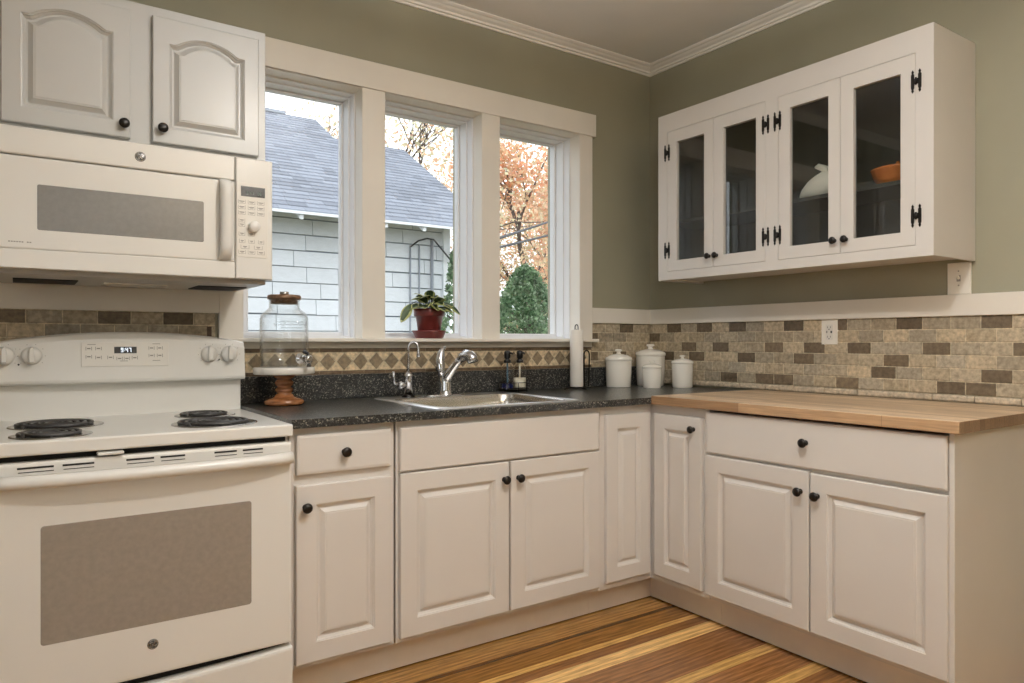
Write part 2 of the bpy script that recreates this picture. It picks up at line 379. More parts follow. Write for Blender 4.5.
# ------------------------------------------------------------------ wall tiles
def tilecol(r, kind):
    if kind == 'd':
        k = r.uniform(.8, 1.25); return (.155 * k, .116 * k, .074 * k)
    k = r.uniform(.78, 1.12); t = r.random()
    a, b2 = (.52, .425, .29), (.40, .345, .26)
    return tuple((a[i] * t + b2[i] * (1 - t)) * k for i in range(3))
def tiles(mb, fn, u0, u1, rows, darks, pitch, org, r, g=.0019, skip=None):
    for i, (z0, z1) in enumerate(rows):
        o = org + (pitch / 2 if i % 2 else 0); k = math.floor((u0 - o) / pitch)
        while o + k * pitch < u1:
            a, b2 = o + k * pitch, o + (k + 1) * pitch; c = (a + b2) / 2
            kind = 'd' if any(abs(c - d) < pitch * .5 for d in darks.get(i, [])) else 'l'
            a2, b3 = max(a + g, u0), min(b2 - g, u1)
            if b3 - a2 > .006:
                col = tilecol(r, kind); f = .0018
                l0 = [(a2, z0 + g), (b3, z0 + g), (b3, z1 - g), (a2, z1 - g)]
                l1 = [(a2 + f, z0 + g + f), (b3 - f, z0 + g + f), (b3 - f, z1 - g - f), (a2 + f, z1 - g - f)]
                mb.loft([[fn(u, v, .001) for u, v in l0], [fn(u, v, .0075) for u, v in l0], [fn(u, v, .009) for u, v in l1]], True, True, col)
            k += 1
    z0, z1 = rows[-1][0], rows[0][1]; fbox(mb, fn, u0, u1, z0, z1, .0006, .0062, (.66, .57, .42))
rr = random.Random(11)
RH = .0508
rowsR = [(1.2575 - RH * (i + 1), 1.2575 - RH * i) for i in range(6)]
darkR = {0: [.111, .322, .533, .852, 1.062, 1.377, 1.694], 1: [-.04], 2: [.216, .43, .746, .957, 1.168, 1.482, 1.79], 3: [.27, .588, .904, 1.325, .06],
         4: [1.272, 1.695], 5: [.481, .694, .798, 1.113, 1.535, 1.641]}
mb = MB(); tiles(mb, side(WX), -WY + .0, 4.6, rowsR, darkR, .1055, .111 - .1055 / 2 - .1055 * 3, rr)
tag(mb.build('trim_14', 'tile'), 'brick pattern stone tile field on the right wall', 'tile backsplash', kind='structure')
mb = MB(); u = -.06; 
while u < 4.55:
    pr = [(0, .925), (.012, .925), (.0155, .931), (.0155, .944), (.011, .951), (0, .951)]
    k = rr.uniform(.92, 1.06)
    mb.loft([[side(WX)(uu, z, w) for w, z in pr] for uu in (u + .001, u + .151)], True, True, (.56 * k, .47 * k, .35 * k)); u += .153
tag(mb.build('trim_15', 'tile'), 'cream pencil tile strip behind the butcher block', 'tile trim', kind='structure')
rowsW = [(1.2575 - RH * (i + 1), 1.2575 - RH * i) for i in range(4)] + [(1.042, 1.0543)]
mb = MB(); tiles(mb, front(WY), -.363, WX - .009, rowsW, {0: [-.10], 1: [-.34], 3: [-.33, -.10]}, .1055, -.10 - .1055 / 2 - .1055 * 3, rr)
mb.box(-.363, WX - .009, WY - .014, WY, 1.021, 1.040, (.50, .41, .28))
tag(mb.build('trim_16', 'tile'), 'small tile field between window and room corner', 'tile backsplash', kind='structure')
mb = MB(); rowsL = [(1.268 - .0478 * (i + 1), 1.268 - .0478 * i) for i in range(5)]
tiles(mb, front(WY), -3.2, -2.275, rowsL, {0: [-2.93, -2.616, -2.408]}, .1055, -2.616 - .1055 / 2 - .1055 * 6, rr)
mb.box(-2.305, -2.288, WY - .0095, WY - .005, 1.178, 1.216, (.09, .055, .035))
tag(mb.build('trim_17', 'tile'), 'stone tile strip behind the range backguard', 'tile backsplash', kind='structure')
# diamond border under the window stool
mb = MB(); f = front(WY); P = .0735; zc, hz = 1.0735, .0375
fbox(mb, f, -2.263, -.363, 1.0185, 1.130, .0006, .0060, (.64, .55, .39))
x = -2.263
while x < -.363:
    for z0, z1 in ((1.1135, 1.1295), (1.0195, 1.034)):
        k = rr.uniform(.8, 1.2); fbox(mb, f, x + .001, min(x + .099, -.363), z0, z1, .001, .0085, (.155 * k, .105 * k, .062 * k))
    x += .1
n0 = int(1.9 / P) + 1
for i in range(n0):
    c = -1.532 + P * (i - 10); 
    if c < -2.263 + P / 2 or c > -.363 - P / 2 + .01: continue
    k = rr.uniform(.85, 1.15)
    d = [(c - P * .44, zc), (c, zc - hz * .94), (c + P * .44, zc), (c, zc + hz * .94)]
    mb.loft([[f(u, v, w) for u, v in d] for w in (.001, .009)], True, True, (.255 * k, .195 * k, .125 * k))
    for s_ in (1, -1):
        k = rr.uniform(.92, 1.08); zz = zc + s_ * hz
        d = [(c + .004, zz), (c + P - .004, zz), (c + P / 2, zc + s_ * .003)]
        mb.loft([[f(u, v, w) for u, v in d] for w in (.001, .0085)], True, True, (.74 * k, .60 * k, .40 * k))
tag(mb.build('trim_18', 'tile'), 'beige tile border with brown diamonds under the windows', 'tile backsplash', kind='structure')

# ------------------------------------------------------------------ base cabinets
FY, FX = -.610, -.610           # face frames; doors stand 19 mm proud
dW, dR = front(-.629), side(-.629)
CT = .8868
# narrow drawer cabinet
c = thing('drawer_cabinet', (-2.02, -.30, 0), 'narrow white cabinet with one drawer over one door, beside the range', 'base cabinet', 'white base cabinets')
mb = MB().box(-2.2035, -1.8455, FY, .075, .124, CT); mb.build('body', 'cabinet_white', c, bevel=.0015)
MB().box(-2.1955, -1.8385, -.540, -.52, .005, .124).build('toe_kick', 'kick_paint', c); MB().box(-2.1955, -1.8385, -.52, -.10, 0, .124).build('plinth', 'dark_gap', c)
o = slab(dW, -2.185, -1.863, .738, .864, edge=.010).build('drawer', 'cabinet_white', c); knob(dW, -2.0295, .8015, o)
o = panel_door(dW, -2.187, -1.861, .141, .704).build('door', 'cabinet_white', c); knob(dW, -2.1585, .637, o)
# sink cabinet (open top, so the bowl hangs in it)
c = thing('sink_cabinet', (-1.37, -.30, 0), 'wide white cabinet under the sink with plain front over two doors', 'base cabinet', 'white base cabinets')
mb = MB().box(-1.8385, -.9125, FY, FY + .019, .124, CT); mb.box(-1.8385, -1.8195, FY + .019, .075, .124, CT).box(-.9315, -.9125, FY + .019, .075, .124, CT)
mb.box(-1.8195, -.9315, FY + .019, .075, .124, .142).box(-1.8195, -.9315, .062, .075, .142, CT); mb.build('body', 'cabinet_white', c)
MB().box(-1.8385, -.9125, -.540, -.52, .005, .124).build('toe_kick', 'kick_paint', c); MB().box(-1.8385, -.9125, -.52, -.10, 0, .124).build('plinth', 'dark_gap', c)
slab(dW, -1.8295, -.926, .712, .864, edge=.005).build('false_front', 'cabinet_white', c)
o = panel_door(dW, -1.8285, -1.3795, .141, .706).build('door', 'cabinet_white', c); knob(dW, -1.4035, .6415, o)
o = panel_door(dW, -1.3705, -.9225, .141, .706).build('door', 'cabinet_white', c); knob(dW, -1.3385, .6415, o)
# corner cabinet, L-shaped, with a folding pair of doors
c = thing('corner_cabinet', (-.28, -.28, 0), 'white corner cabinet with two narrow doors meeting in the inside corner', 'base cabinet', 'white base cabinets')
MB().prism([(-.911, FY), (FX, FY), (FX, -.9365), (.075, -.9365), (.075, .075), (-.911, .075)], lambda u, v, w: Vector((u, v, w)), .120, CT).build('body', 'cabinet_white', c)
MB().prism([(-.911, -.540), (-.540, -.540), (-.540, -.9365), (-.520, -.9365), (-.520, -.520), (-.911, -.520)], lambda u, v, w: Vector((u, v, w)), .005, .120).build('toe_kick', 'kick_paint', c)
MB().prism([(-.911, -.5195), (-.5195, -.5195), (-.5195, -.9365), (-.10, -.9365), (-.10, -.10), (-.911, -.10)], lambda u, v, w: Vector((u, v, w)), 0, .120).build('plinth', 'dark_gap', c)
panel_door(dW, -.887, -.632, .149, .852, stile=.060).build('door', 'cabinet_white', c)
o = panel_door(dR, .645, .9065, .147, .8475, stile=.060).build('door', 'cabinet_white', c); knob(dR, .868, .799, o, k=.95)
# right cabinet under the butcher block
c = thing('base_cabinet', (-.27, -1.39, 0), 'white cabinet under the butcher block with wide drawer over two doors', 'base cabinet', 'white base cabinets')
MB().box(FX, .075, -.938, -1.838, .124, .8735).build('body', 'cabinet_white', c)
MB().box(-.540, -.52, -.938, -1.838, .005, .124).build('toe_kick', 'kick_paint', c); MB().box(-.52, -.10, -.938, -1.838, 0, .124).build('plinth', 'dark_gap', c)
MB().box(-.618, .075, -1.839, -1.8545, 0, .886).build('end_panel', 'cabinet_white', c, bevel=.0015)
o = slab(dR, .929, 1.8365, .7125, .8765, edge=.006).build('drawer', 'cabinet_white', c); knob(dR, 1.374, .803, o)
o = panel_door(dR, .930, 1.3845, .1425, .703).build('door', 'cabinet_white', c); knob(dR, 1.3535, .629, o)
o = panel_door(dR, 1.3905, 1.839, .1425, .6985).build('door', 'cabinet_white', c); knob(dR, 1.4185, .6235, o)

# ------------------------------------------------------------------ countertops
SX0, SX1, SY0, SY1 = -1.668, -1.002, -.612, -.020
c = thing('countertop', (-1.1, -.29, .889), 'dark speckled countertop around the sink', 'countertop')
mb = MB(); z0, z1 = .8875, .9155
hx0, hx1, hy0, hy1 = SX0 + .02, SX1 - .02, SY0 + .02, SY1 - .02
mb.box(-2.2065, .0735, -.645, hy0, z0, z1).box(-2.2065, .0735, hy1, .060, z0, z1).box(-2.2065, hx0, hy0, hy1, z0, z1).box(hx1, .0735, hy0, hy1, z0, z1)
bm_ = mb.build('slab', 'granite', c)
tag(MB().box(-2.2065, .0735, .060, .079, .9157, 1.0185).build('trim_19', 'granite', bevel=.002), 'low dark speckled splash strip behind the sink', 'backsplash', kind='structure')
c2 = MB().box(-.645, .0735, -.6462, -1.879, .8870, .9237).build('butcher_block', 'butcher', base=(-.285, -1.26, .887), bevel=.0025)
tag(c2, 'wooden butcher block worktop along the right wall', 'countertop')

# ------------------------------------------------------------------ sink and taps
def rrect(x0, x1, y0, y1, r, z, n=6):
    pts = []
    for cx, cy, a0 in ((x1 - r, y1 - r, 0), (x0 + r, y1 - r, PI / 2), (x0 + r, y0 + r, PI), (x1 - r, y0 + r, 1.5 * PI)):
        for k in range(n + 1):
            a = a0 + PI / 2 * k / n; pts.append(Vector((cx + r * math.cos(a), cy + r * math.sin(a), z)))
    return pts
c = thing('kitchen_sink', (-1.33, -.31, .916), 'stainless steel drop-in sink set into the dark countertop', 'sink')
bx0, bx1, by0, by1 = SX0 + .035, SX1 - .035, SY0 + .032, SY1 - .105
lo = [rrect(SX0, SX1, SY0, SY1, .03, .9160), rrect(SX0 + .002, SX1 - .002, SY0 + .002, SY1 - .002, .03, .9195), rrect(SX0 + .010, SX1 - .010, SY0 + .010, SY1 - .010, .028, .9215),
      rrect(SX0 + .020, SX1 - .020, SY0 + .020, SY1 - .020, .03, .9195), rrect(bx0, bx1, by0, by1, .06, .9190)]
MB().loft(lo, False, False, smooth=True).build('rim', 'rim_steel', c)
lo = [rrect(bx0, bx1, by0, by1, .06, .9190), rrect(bx0 + .004, bx1 - .004, by0 + .004, by1 - .004, .058, .914), rrect(bx0 + .010, bx1 - .010, by0 + .010, by1 - .010, .055, .88),
      rrect(bx0 + .018, bx1 - .018, by0 + .018, by1 - .018, .055, .765), rrect(bx0 + .03, bx1 - .03, by0 + .03, by1 - .03, .05, .750), rrect(bx0 + .2, bx1 - .2, by0 + .15, by1 - .15, .04, .746)]
MB().loft(lo, False, True, smooth=True).build('bowl', 'steel', c)
MB().lathe([(.045, .7465), (.045, .749), (.036, .749), (.030, .747)], ((bx0 + bx1) / 2, (by0 + by1) / 2, 0)).build('drain', 'chrome', c)

t = thing('kitchen_faucet', (-1.350, -.088, .9195), 'chrome single lever kitchen faucet with pull-out head over the sink', 'faucet')
bx, by, bz = -1.350, -.088, .9195
MB().lathe([(.034, 0), (.034, .006), (.029, .012), (.027, .03), (.026, .065), (.021, .085), (.0, .09)], (bx, by, bz)).build('base', 'chrome', t)
MB().loft([rrect(bx - .095, bx + .095, by - .026, by + .026, .024, bz), rrect(bx - .092, bx + .092, by - .023, by + .023, .022, bz + .007)], True, True, smooth=False).build('deck_plate', 'chrome', t, bevel=.002)
sp = [(bx, by, bz + .055), (bx + .004, by - .02, bz + .09), (bx + .011, by - .050, bz + .122), (bx + .017, by - .080, bz + .150), (bx + .022, by - .098, bz + .165)]
MB().tube(sp, [.021, .020, .0165, .0155, .016], 16).build('spout', 'chrome', t)
hd = [(bx + .020, by - .092, bz + .160), (bx + .026, by - .108, bz + .174), (bx + .033, by - .126, bz + .181), (bx + .040, by - .144, bz + .177), (bx + .044, by - .156, bz + .164), (bx + .046, by - .160, bz + .150)]
MB().tube(hd, [.0165, .021, .024, .025, .025, .023], 16).build('spray_head', 'chrome', t)
lv = [(bx - .006, by + .006, bz + .085), (bx - .014, by + .018, bz + .115), (bx - .013, by + .026, bz + .150), (bx - .004, by + .030, bz + .185), (bx + .004, by + .030, bz + .205), (bx + .018, by + .030, bz + .212)]
q = MB().tube(lv, [.014, .021, .0235, .018, .010, .007], 16); q.build('lever', 'chrome', t)
t = thing('filter_tap', (-1.517, -.062, .9195), 'small chrome gooseneck water tap left of the main faucet', 'faucet')
bx, by = -1.517, -.062
MB().lathe([(.029, 0), (.029, .004), (.021, .010), (.019, .014)], (bx, by, bz)).build('base_ring', 'black_metal', t)
MB().lathe([(.0185, .013), (.0185, .085), (.0200, .087), (.0200, .095), (.012, .104), (.007, .110)], (bx, by, bz), seg=24).build('body', 'chrome', t)
gn = [(bx, by, bz + .108), (bx, by, bz + .205)] + [(bx + .018 * (1 - math.cos(a)), by - .012 * (1 - math.cos(a)), bz + .205 + .032 * math.sin(a)) for a in [PI * k / 8 for k in range(1, 9)]] + [(bx + .036, by - .024, bz + .190), (bx + .036, by - .024, bz + .172)]
MB().tube(gn, [.0055] * (len(gn) - 2) + [.0065, .0085], 12).build('gooseneck', 'chrome', t)
MB().tube([(bx - .012, by, bz + .052), (bx - .040, by - .004, bz + .052), (bx - .050, by - .005, bz + .054)], [.014, .0175, .012], 14).tube([(bx - .046, by - .005, bz + .053), (bx - .068, by - .008, bz + .062), (bx - .074, by - .009, bz + .085), (bx - .074, by - .009, bz + .112)], [.0080, .0065, .0060, .0072], 10).build('lever', 'chrome', t)

# ------------------------------------------------------------------ soap caddy and bottles
CDX, CDY, CDZ = -.930, -.012, .9155
t = thing('wire_caddy', (CDX, CDY, CDZ), 'low black wire tray holding the two soap bottles', 'caddy')
def oval(x, y, a, b2, z, n=36): return [(x + a * math.cos(2 * PI * k / n), y + b2 * math.sin(2 * PI * k / n), z) for k in range(n + 1)]
MB().tube(oval(CDX, CDY, .082, .042, CDZ + .020), .0022, 6, cap=False).tube(oval(CDX, CDY, .082, .042, CDZ + .045), .0020, 6, cap=False).build('ring', 'black_metal', t)
MB().loft([oval(CDX, CDY, .078, .040, CDZ + .004)[:-1], oval(CDX, CDY, .084, .044, CDZ + .010)[:-1], oval(CDX, CDY, .080, .041, CDZ + .012)[:-1]], True, True).build('tray', 'black_metal', t)
for k in range(8):
    a = 2 * PI * k / 8; x, y = CDX + .082 * math.cos(a), CDY + .042 * math.sin(a); MB().tube([(x, y, CDZ), (x, y, CDZ + .046)], .0018, 6).build('upright', 'black_metal', t)
def soap(x, y, label, liquid, tube_mat, fill):
    z = CDZ + .0122; t = thing('soap_bottle', (x, y, z), label, 'soap bottle', 'glass soap bottles')
    MB().lathe([(.0, .001), (.029, .001), (.032, .005), (.032, .098), (.029, .106), (.015, .118), (.0125, .123), (.0125, .133)], (x, y, z), cap=False).build('bottle', 'jar_glass', t)
    MB().lathe([(.0, .003), (.0285, .003), (.0295, .006), (.0295, fill), (.0, fill)], (x, y, z), seg=24, cap=False).build('liquid', liquid, t)
    MB().lathe([(.0042, fill + .001), (.0042, .132)], (x, y, z), seg=10).build('dip_tube', tube_mat, t)
    MB().lathe([(.0175, .128), (.0175, .141), (.016, .143), (.0105, .145), (.0105, .150), (.0155, .151), (.016, .178), (.014, .184), (.005, .187)], (x, y, z), seg=20).tube([(x, y - .004, z + .174), (x + .006, y - .022, z + .176), (x + .008, y - .030, z + .172)], .0052, 8).build('pump', 'black_plastic', t)
soap(-.966, CDY, 'clear soap bottle with dark blue liquid, nearer the sink', 'blue_soap', 'blue_plastic', .030)
soap(-.893, CDY, 'clear soap bottle with cream liquid, nearer the paper towels', 'cream_soap', 'cream_soap', .055)

# ------------------------------------------------------------------ paper towels
px, py, pz = -.5535, -.035, .9155
t = thing('towel_holder', (px, py, pz), 'black wrought iron paper towel holder with a looped side arm', 'paper towel holder')
mb = MB().tube([(px - .085, py - .01, pz + .004), (px - .05, py, pz + .009), (px + .05, py, pz + .009), (px + .105, py + .012, pz + .004)], .004, 8)
mb.tube([(px, py - .075, pz + .004), (px, py - .04, pz + .009), (px, py + .03, pz + .009), (px, py + .07, pz + .004)], .004, 8)
mb.lathe([(.03, .008), (.03, .0125), (.0, .0125)], (px, py, pz)); mb.build('base', 'black_metal', t)
mb = MB().tube([(px, py, pz + .010), (px, py, pz + .306)], .0035, 8).tube([(px - .010, py, pz + .303), (px - .010, py, pz + .317)] + [(px - .010 * math.cos(a), py, pz + .317 + .012 * math.sin(a)) for a in [PI * k / 8 for k in range(1, 8)]] + [(px + .010, py, pz + .317), (px + .010, py, pz + .303)], .0026, 8)
mb.build('post', 'black_metal', t)
ax, ay = px + .078, py + .012
MB().tube([(ax - .014, ay, pz + .006), (ax - .018, ay, pz + .15)] + [(ax - .018 * math.cos(a), ay, pz + .175 + .022 * math.sin(a)) for a in [PI * k / 8 for k in range(9)]] + [(ax + .018, ay, pz + .15), (ax + .014, ay, pz + .006)], .0038, 8).build('side_arm', 'black_metal', t)
mb = MB().lathe([(.006, .013), (.0325, .013), (.034, .015), (.034, .3015), (.0325, .303), (.019, .303), (.019, .290), (.006, .290), (.006, .013)], (px, py, pz), seg=40, cap=False)
tag(mb.build('paper_towel_roll', 'paper', base=(px, py, pz + .013)), 'slim white paper towel roll standing on its iron holder', 'paper towel')

# ------------------------------------------------------------------ canisters
def canister(x, y, r, zl, zt, label):
    z = .9155; h = zl - z; H = zt - zl
    t = thing('canister', (x, y, z), label, 'canister', 'white ceramic canisters')
    MB().lathe([(0, .0), (r * .90, 0), (r * .93, .004), (r * .965, h * .5), (r * .985, h - .004), (r * .985, h - .001), (0, h - .001)], (x, y, z), seg=40, cap=False).build('jar', 'ceramic_white', t)
    o = MB().lathe([(0, h), (r * 1.0, h), (r * 1.03, h + .003), (r * 1.03, h + H * .22), (r * .98, h + H * .30), (r * .72, h + H * .46), (r * .40, h + H * .55), (r * .20, h + H * .58), (0, h + H * .58)], (x, y, z), seg=40, cap=False).build('lid', 'ceramic_white', t)
    k = H * .42; zz = h + H * .575
    MB().lathe([(r * .20, zz), (r * .15, zz + k * .28), (r * .14, zz + k * .45), (r * .27, zz + k * .60), (r * .29, zz + k * .80), (r * .22, zz + k * .97), (0, zz + k)], (x, y, z), seg=24).build('lid_knob', 'ceramic_white', o)
canister(-.250, -.022, .0705, 1.0555, 1.1185, 'medium white canister beside the paper towels')
canister(-.022, -.034, .0805, 1.0790, 1.1445, 'largest white canister, behind the smallest one in the corner')
canister(-.165, -.185, .0510, 1.0195, 1.0585, 'smallest white canister, in front of the largest')
canister(-.008, -.252, .0565, 1.0415, 1.0870, 'white canister beside the left end of the butcher block')

# ------------------------------------------------------------------ cake stand and drink dispenser
kx, ky, kz = -2.060, -.094, .9155
t = thing('cake_stand', (kx, ky, kz), 'cake stand with marble plate on a turned wooden pedestal', 'cake stand')
MB().lathe([(0, 0), (.066, 0), (.0745, .006), (.0755, .014), (.070, .022), (.050, .029), (.036, .033), (.034, .040), (.026, .044), (.032, .052), (.034, .060), (.028, .067), (.024, .070), (.033, .077), (.036, .086), (.031, .094), (.024, .098), (.038, .106), (.045, .118), (0, .118)], (kx, ky, kz), seg=40, cap=False).build('pedestal', 'turned_wood', t)
MB().lathe([(0, .1185), (.110, .1185), (.1135, .122), (.1135, .141), (.111, .144), (0, .144)], (kx, ky, kz), seg=56, cap=False).build('plate', 'marble', t)
jz = kz + .1445
t = thing('drink_dispenser', (kx, ky, jz), 'clear glass drink dispenser with wooden lid, on the cake stand', 'drink dispenser')
R = .0895
MB().lathe([(0, .001), (R - .006, .001), (R, .008), (R, .184), (R - .003, .196), (R - .012, .208), (.064, .219), (.0575, .225), (.0560, .230), (.0560, .253), (.0585, .257), (.0550, .258), (.0520, .253), (.0520, .229), (.058, .217), (R - .016, .204), (R - .0055, .193), (R - .0035, .184), (R - .0035, .010), (R - .008, .006), (0, .006)], (kx, ky, jz), seg=64, cap=False).build('jar', 'jar_glass', t)
o = MB().lathe([(0, .242), (.0505, .242), (.0505, .2585), (.0615, .2595), (.0625, .269), (.060, .276), (0, .276)], (kx, ky, jz), seg=40, cap=False).build('lid', 'lid_wood', t)
MB().lathe([(.017, .276), (.016, .282), (.017, .289), (0, .289)], (kx, ky, jz), seg=24).build('lid_knob', 'nickel', o)
em = MB()
for row, (zz, amp, a0, a1) in enumerate(((.172, .004, -2.15, -1.0), (.162, .005, -2.3, -.85), (.150, .003, -2.0, -1.1))):
    n = 46; em.tube([(kx + (R + .0004) * math.cos(a0 + (a1 - a0) * k / n), ky + (R + .0004) * math.sin(a0 + (a1 - a0) * k / n), jz + zz + amp * math.sin(k * 1.35 + row) * (.5 + .5 * math.sin(k * .6))) for k in range(n + 1)], .0010, 5)
em.build('embossing', 'jar_relief', t)
dv = Vector((.36, -.933, 0)).normalized(); sx, sy = kx + dv.x * R, ky + dv.y * R; c0 = Vector((sx, sy, jz + .034))
mb = MB().lathe([(.020, -.002), (.020, .006), (.012, .008), (.0115, .040), (.015, .042), (.015, .058), (.009, .062)], c0, dv, 20)
e = c0 + dv * .050; mb.tube([e + Vector((0, 0, .004)), e + Vector((0, 0, -.012)), e + Vector((0, 0, -.030))], [.012, .011, .009], 12)
o = mb.build('spigot', 'chrome', t)
MB().tube([e + Vector((0, 0, .008)), e + Vector((0, 0, .018)), e + Vector((-.004, 0, .026)) - dv * .020], [.006, .006, .0075], 10).build('spigot_lever', 'black_plastic', o)

# ------------------------------------------------------------------ potted plant on the stool
gx, gy, gz = -1.330, .098, 1.172
t = thing('potted_plant', (gx, gy, gz), 'variegated leafy plant in a red pot on the window stool', 'potted plant')
MB().lathe([(0, 0), (.060, 0), (.066, .006), (.076, .030), (.079, .033), (.0795, .037), (.073, .037), (.062, .012), (0, .012)], (gx, gy, gz), seg=40, cap=False).build('saucer', 'pot_red', t)
MB().lathe([(0, .0125), (.048, .0125), (.050, .016), (.0625, .101), (.0685, .102), (.0715, .106), (.0725, .135), (.070, .138), (.065, .135), (.062, .110), (0, .110)], (gx, gy, gz), seg=40, cap=False).build('pot', 'pot_red', t)
MB().lathe([(0, .1105), (.0615, .1105), (.06, .122), (0, .126)], (gx, gy, gz), seg=24, cap=False).build('soil', 'soil', t)
mb = MB(); st = MB(); lr = random.Random(5)
def leaf(base, dirv, ln, wd, droop, roll):
    d = Vector(dirv).normalized(); sidev = d.cross(Vector((0, 0, 1)))
    if sidev.length < .01: sidev = Vector((1, 0, 0))
    sidev.normalize(); rows = 8; pts = []
    p = Vector(base); dd = d.copy()
    for i in range(rows + 1):
        tt = i / rows; hw = wd * (math.sin(PI * min(1, tt * .92 + .04)) ** .8) * (1 - .35 * tt) if i < rows else 0
        nrm = sidev.cross(dd).normalized(); s2 = (sidev * math.cos(roll) + nrm * math.sin(roll))
        pts.append([p - s2 * hw - nrm * hw * .18, p - s2 * hw * .62, p + nrm * (-hw * .12), p + s2 * hw * .62, p + s2 * hw - nrm * hw * .18])
        p = p + dd * (ln / rows); dd = (dd + Vector((0, 0, -droop / rows))).normalized()
    k = lr.uniform(.8, 1.25); gc = (.045 * k, .075 * k, .03 * k); yc = (.36 * k, .38 * k, .14 * k)
    vs = [q for r_ in pts for q in r_]; 
    for i in range(rows):
        for j in range(4):
            mb.add([pts[i][j], pts[i][j + 1], pts[i + 1][j + 1], pts[i + 1][j]], [(0, 1, 2, 3)], yc if j in (0, 3) or i == rows - 1 else gc, True)
specs = [(190, 4, .085, .033, 1.0), (230, 8, .085, .034, 1.1), (255, 5, .080, .033, 1.2), (280, 8, .085, .034, 1.1), (315, 4, .085, .033, 1.0), (345, 6, .085, .033, 1.0), (210, 48, .075, .032, 1.6), (300, 45, .075, .032, 1.6), (250, 72, .07, .030, 2.0), (180, 60, .07, .03, 1.8), (0, 55, .07, .03, 1.8), (200, 14, .085, .030, 1.2), (178, 40, .07, .030, 1.8), (160, 20, .07, .028, 1.4), (215, 35, .08, .030, 1.6), (240, 25, .075, .030, 1.4), (262, 18, .065, .026, 1.6),
         (285, 26, .070, .029, 1.4), (305, 10, .075, .028, 1.3), (330, 22, .080, .030, 1.2), (352, 30, .080, .030, 1.4), (10, 12, .075, .028, 1.3), (30, 40, .07, .028, 1.6),
         (60, 25, .06, .026, 1.4), (95, 35, .06, .025, 1.4), (130, 30, .06, .026, 1.5), (225, 62, .06, .027, 2.2), (275, 58, .06, .027, 2.4), (320, 60, .055, .026, 2.2), (150, 65, .06, .026, 2.4), (20, 64, .06, .026, 2.2)]
for az, el, ln, wd, dr in specs:
    a, e2 = math.radians(az + lr.uniform(-8, 8)), math.radians(el); d = Vector((math.cos(a) * math.cos(e2), math.sin(a) * math.cos(e2), math.sin(e2)))
    h0 = (.002 if el < 40 else .022) + lr.uniform(0, .018); stem0 = Vector((gx + .02 * math.cos(a), gy + .02 * math.sin(a), gz + .120))
    b0 = Vector((gx + .042 * math.cos(a) * math.cos(e2), gy + .042 * math.sin(a) * math.cos(e2), gz + .140 + h0))
    if b0.y > .135: b0.y = .135
    if d.y > .15: d = Vector((d.x, .15, d.z))
    st.tube([stem0, (stem0 + b0) / 2 + Vector((0, 0, .008)), b0], .0018, 6); leaf(b0, d, ln, wd, dr, lr.uniform(-.4, .4))
b0 = Vector((gx - .102, gy - .015, gz + .156)); st.tube([(gx - .02, gy, gz + .120), (gx - .060, gy - .006, gz + .176), b0], .0018, 6); leaf(b0, (-.55, -.15, -.62), .105, .027, .5, .9)
b0 = Vector((gx + .080, gy - .03, gz + .165)); st.tube([(gx + .02, gy, gz + .120), (gx + .05, gy - .01, gz + .172), b0], .0018, 6); leaf(b0, (.7, -.25, -.40), .085, .026, .7, -.6)
mb.build('leaves', 'plant_leaf', t, fix=False); st.build('stems', 'plant_leaf', t)

# ------------------------------------------------------------------ the range
RX0, RX1 = -2.9595, -2.2085
t = thing('electric_range', (-2.587, -.30, 0), 'white freestanding electric range with four coil burners', 'range')
MB().box(RX0 + .004, RX1 - .003, -.618, .055, .05, .867).box(RX0 + .03, RX1 - .03, -.60, .05, 0, .05).build('body', 'appliance_white', t)
MB().box(RX0 + .012, RX1 - .014, -.632, -.618, .06, .866).build('inner_front', 'dark_gap', t)
mb = MB().box(RX0, RX1, -.668, -.055, .8685, .9055); mb.build('cooktop', 'appliance_white', t, bevel=.006, seg=3)
# backguard: riser and bowed control console with an arched top
mb = MB(); N = 28; loops = []
for i in range(N + 1):
    tt = i / N; x = RX0 + .002 + (RX1 + .005 - RX0 - .002) * tt; e = 1 - (2 * tt - 1) ** 2; ed = min(1, min(tt, 1 - tt) * 30) 
    zt = 1.158 + .0345 * e ** .9; yb = -.088 - .012 * e
    loops.append([Vector((x, q, z)) for q, z in [(.055, 1.018), (yb + .008, 1.018), (yb + .001, 1.023), (yb - .001, 1.032), (yb + .010, zt - .020 - .004), (yb + .017, zt - .006), (yb + .028, zt - .001), (.055, zt - .001)]])
bg = mb.loft(loops, True, True, smooth=False).build('backguard', 'appliance_white', t, bevel=.002)
MB().box(RX0 + .003, RX1 - .003, -.055, .055, .868, 1.0175).build('riser', 'appliance_white', t, bevel=.003)
bgf = lambda u, v, w: Vector((u, -.1015 + (v - 1.03) * .083 - w, v))         # tilted face of the console
cp = MB(); fbox(cp, bgf, -2.730, -2.466, 1.0745, 1.1555, .0, .0022); cp = cp.build('control_panel', 'panel_white', bg, bevel=.002)
m2 = MB(); fbox(m2, bgf, -2.634, -2.566, 1.1185, 1.1405, .0022, .0034); m2.build('clock_display', 'black_plastic', bg)
SEG = {'9': 'abcdfg', '4': 'bcfg', '7': 'abc', '0': 'abcdef', '8': 'abcdefg'}
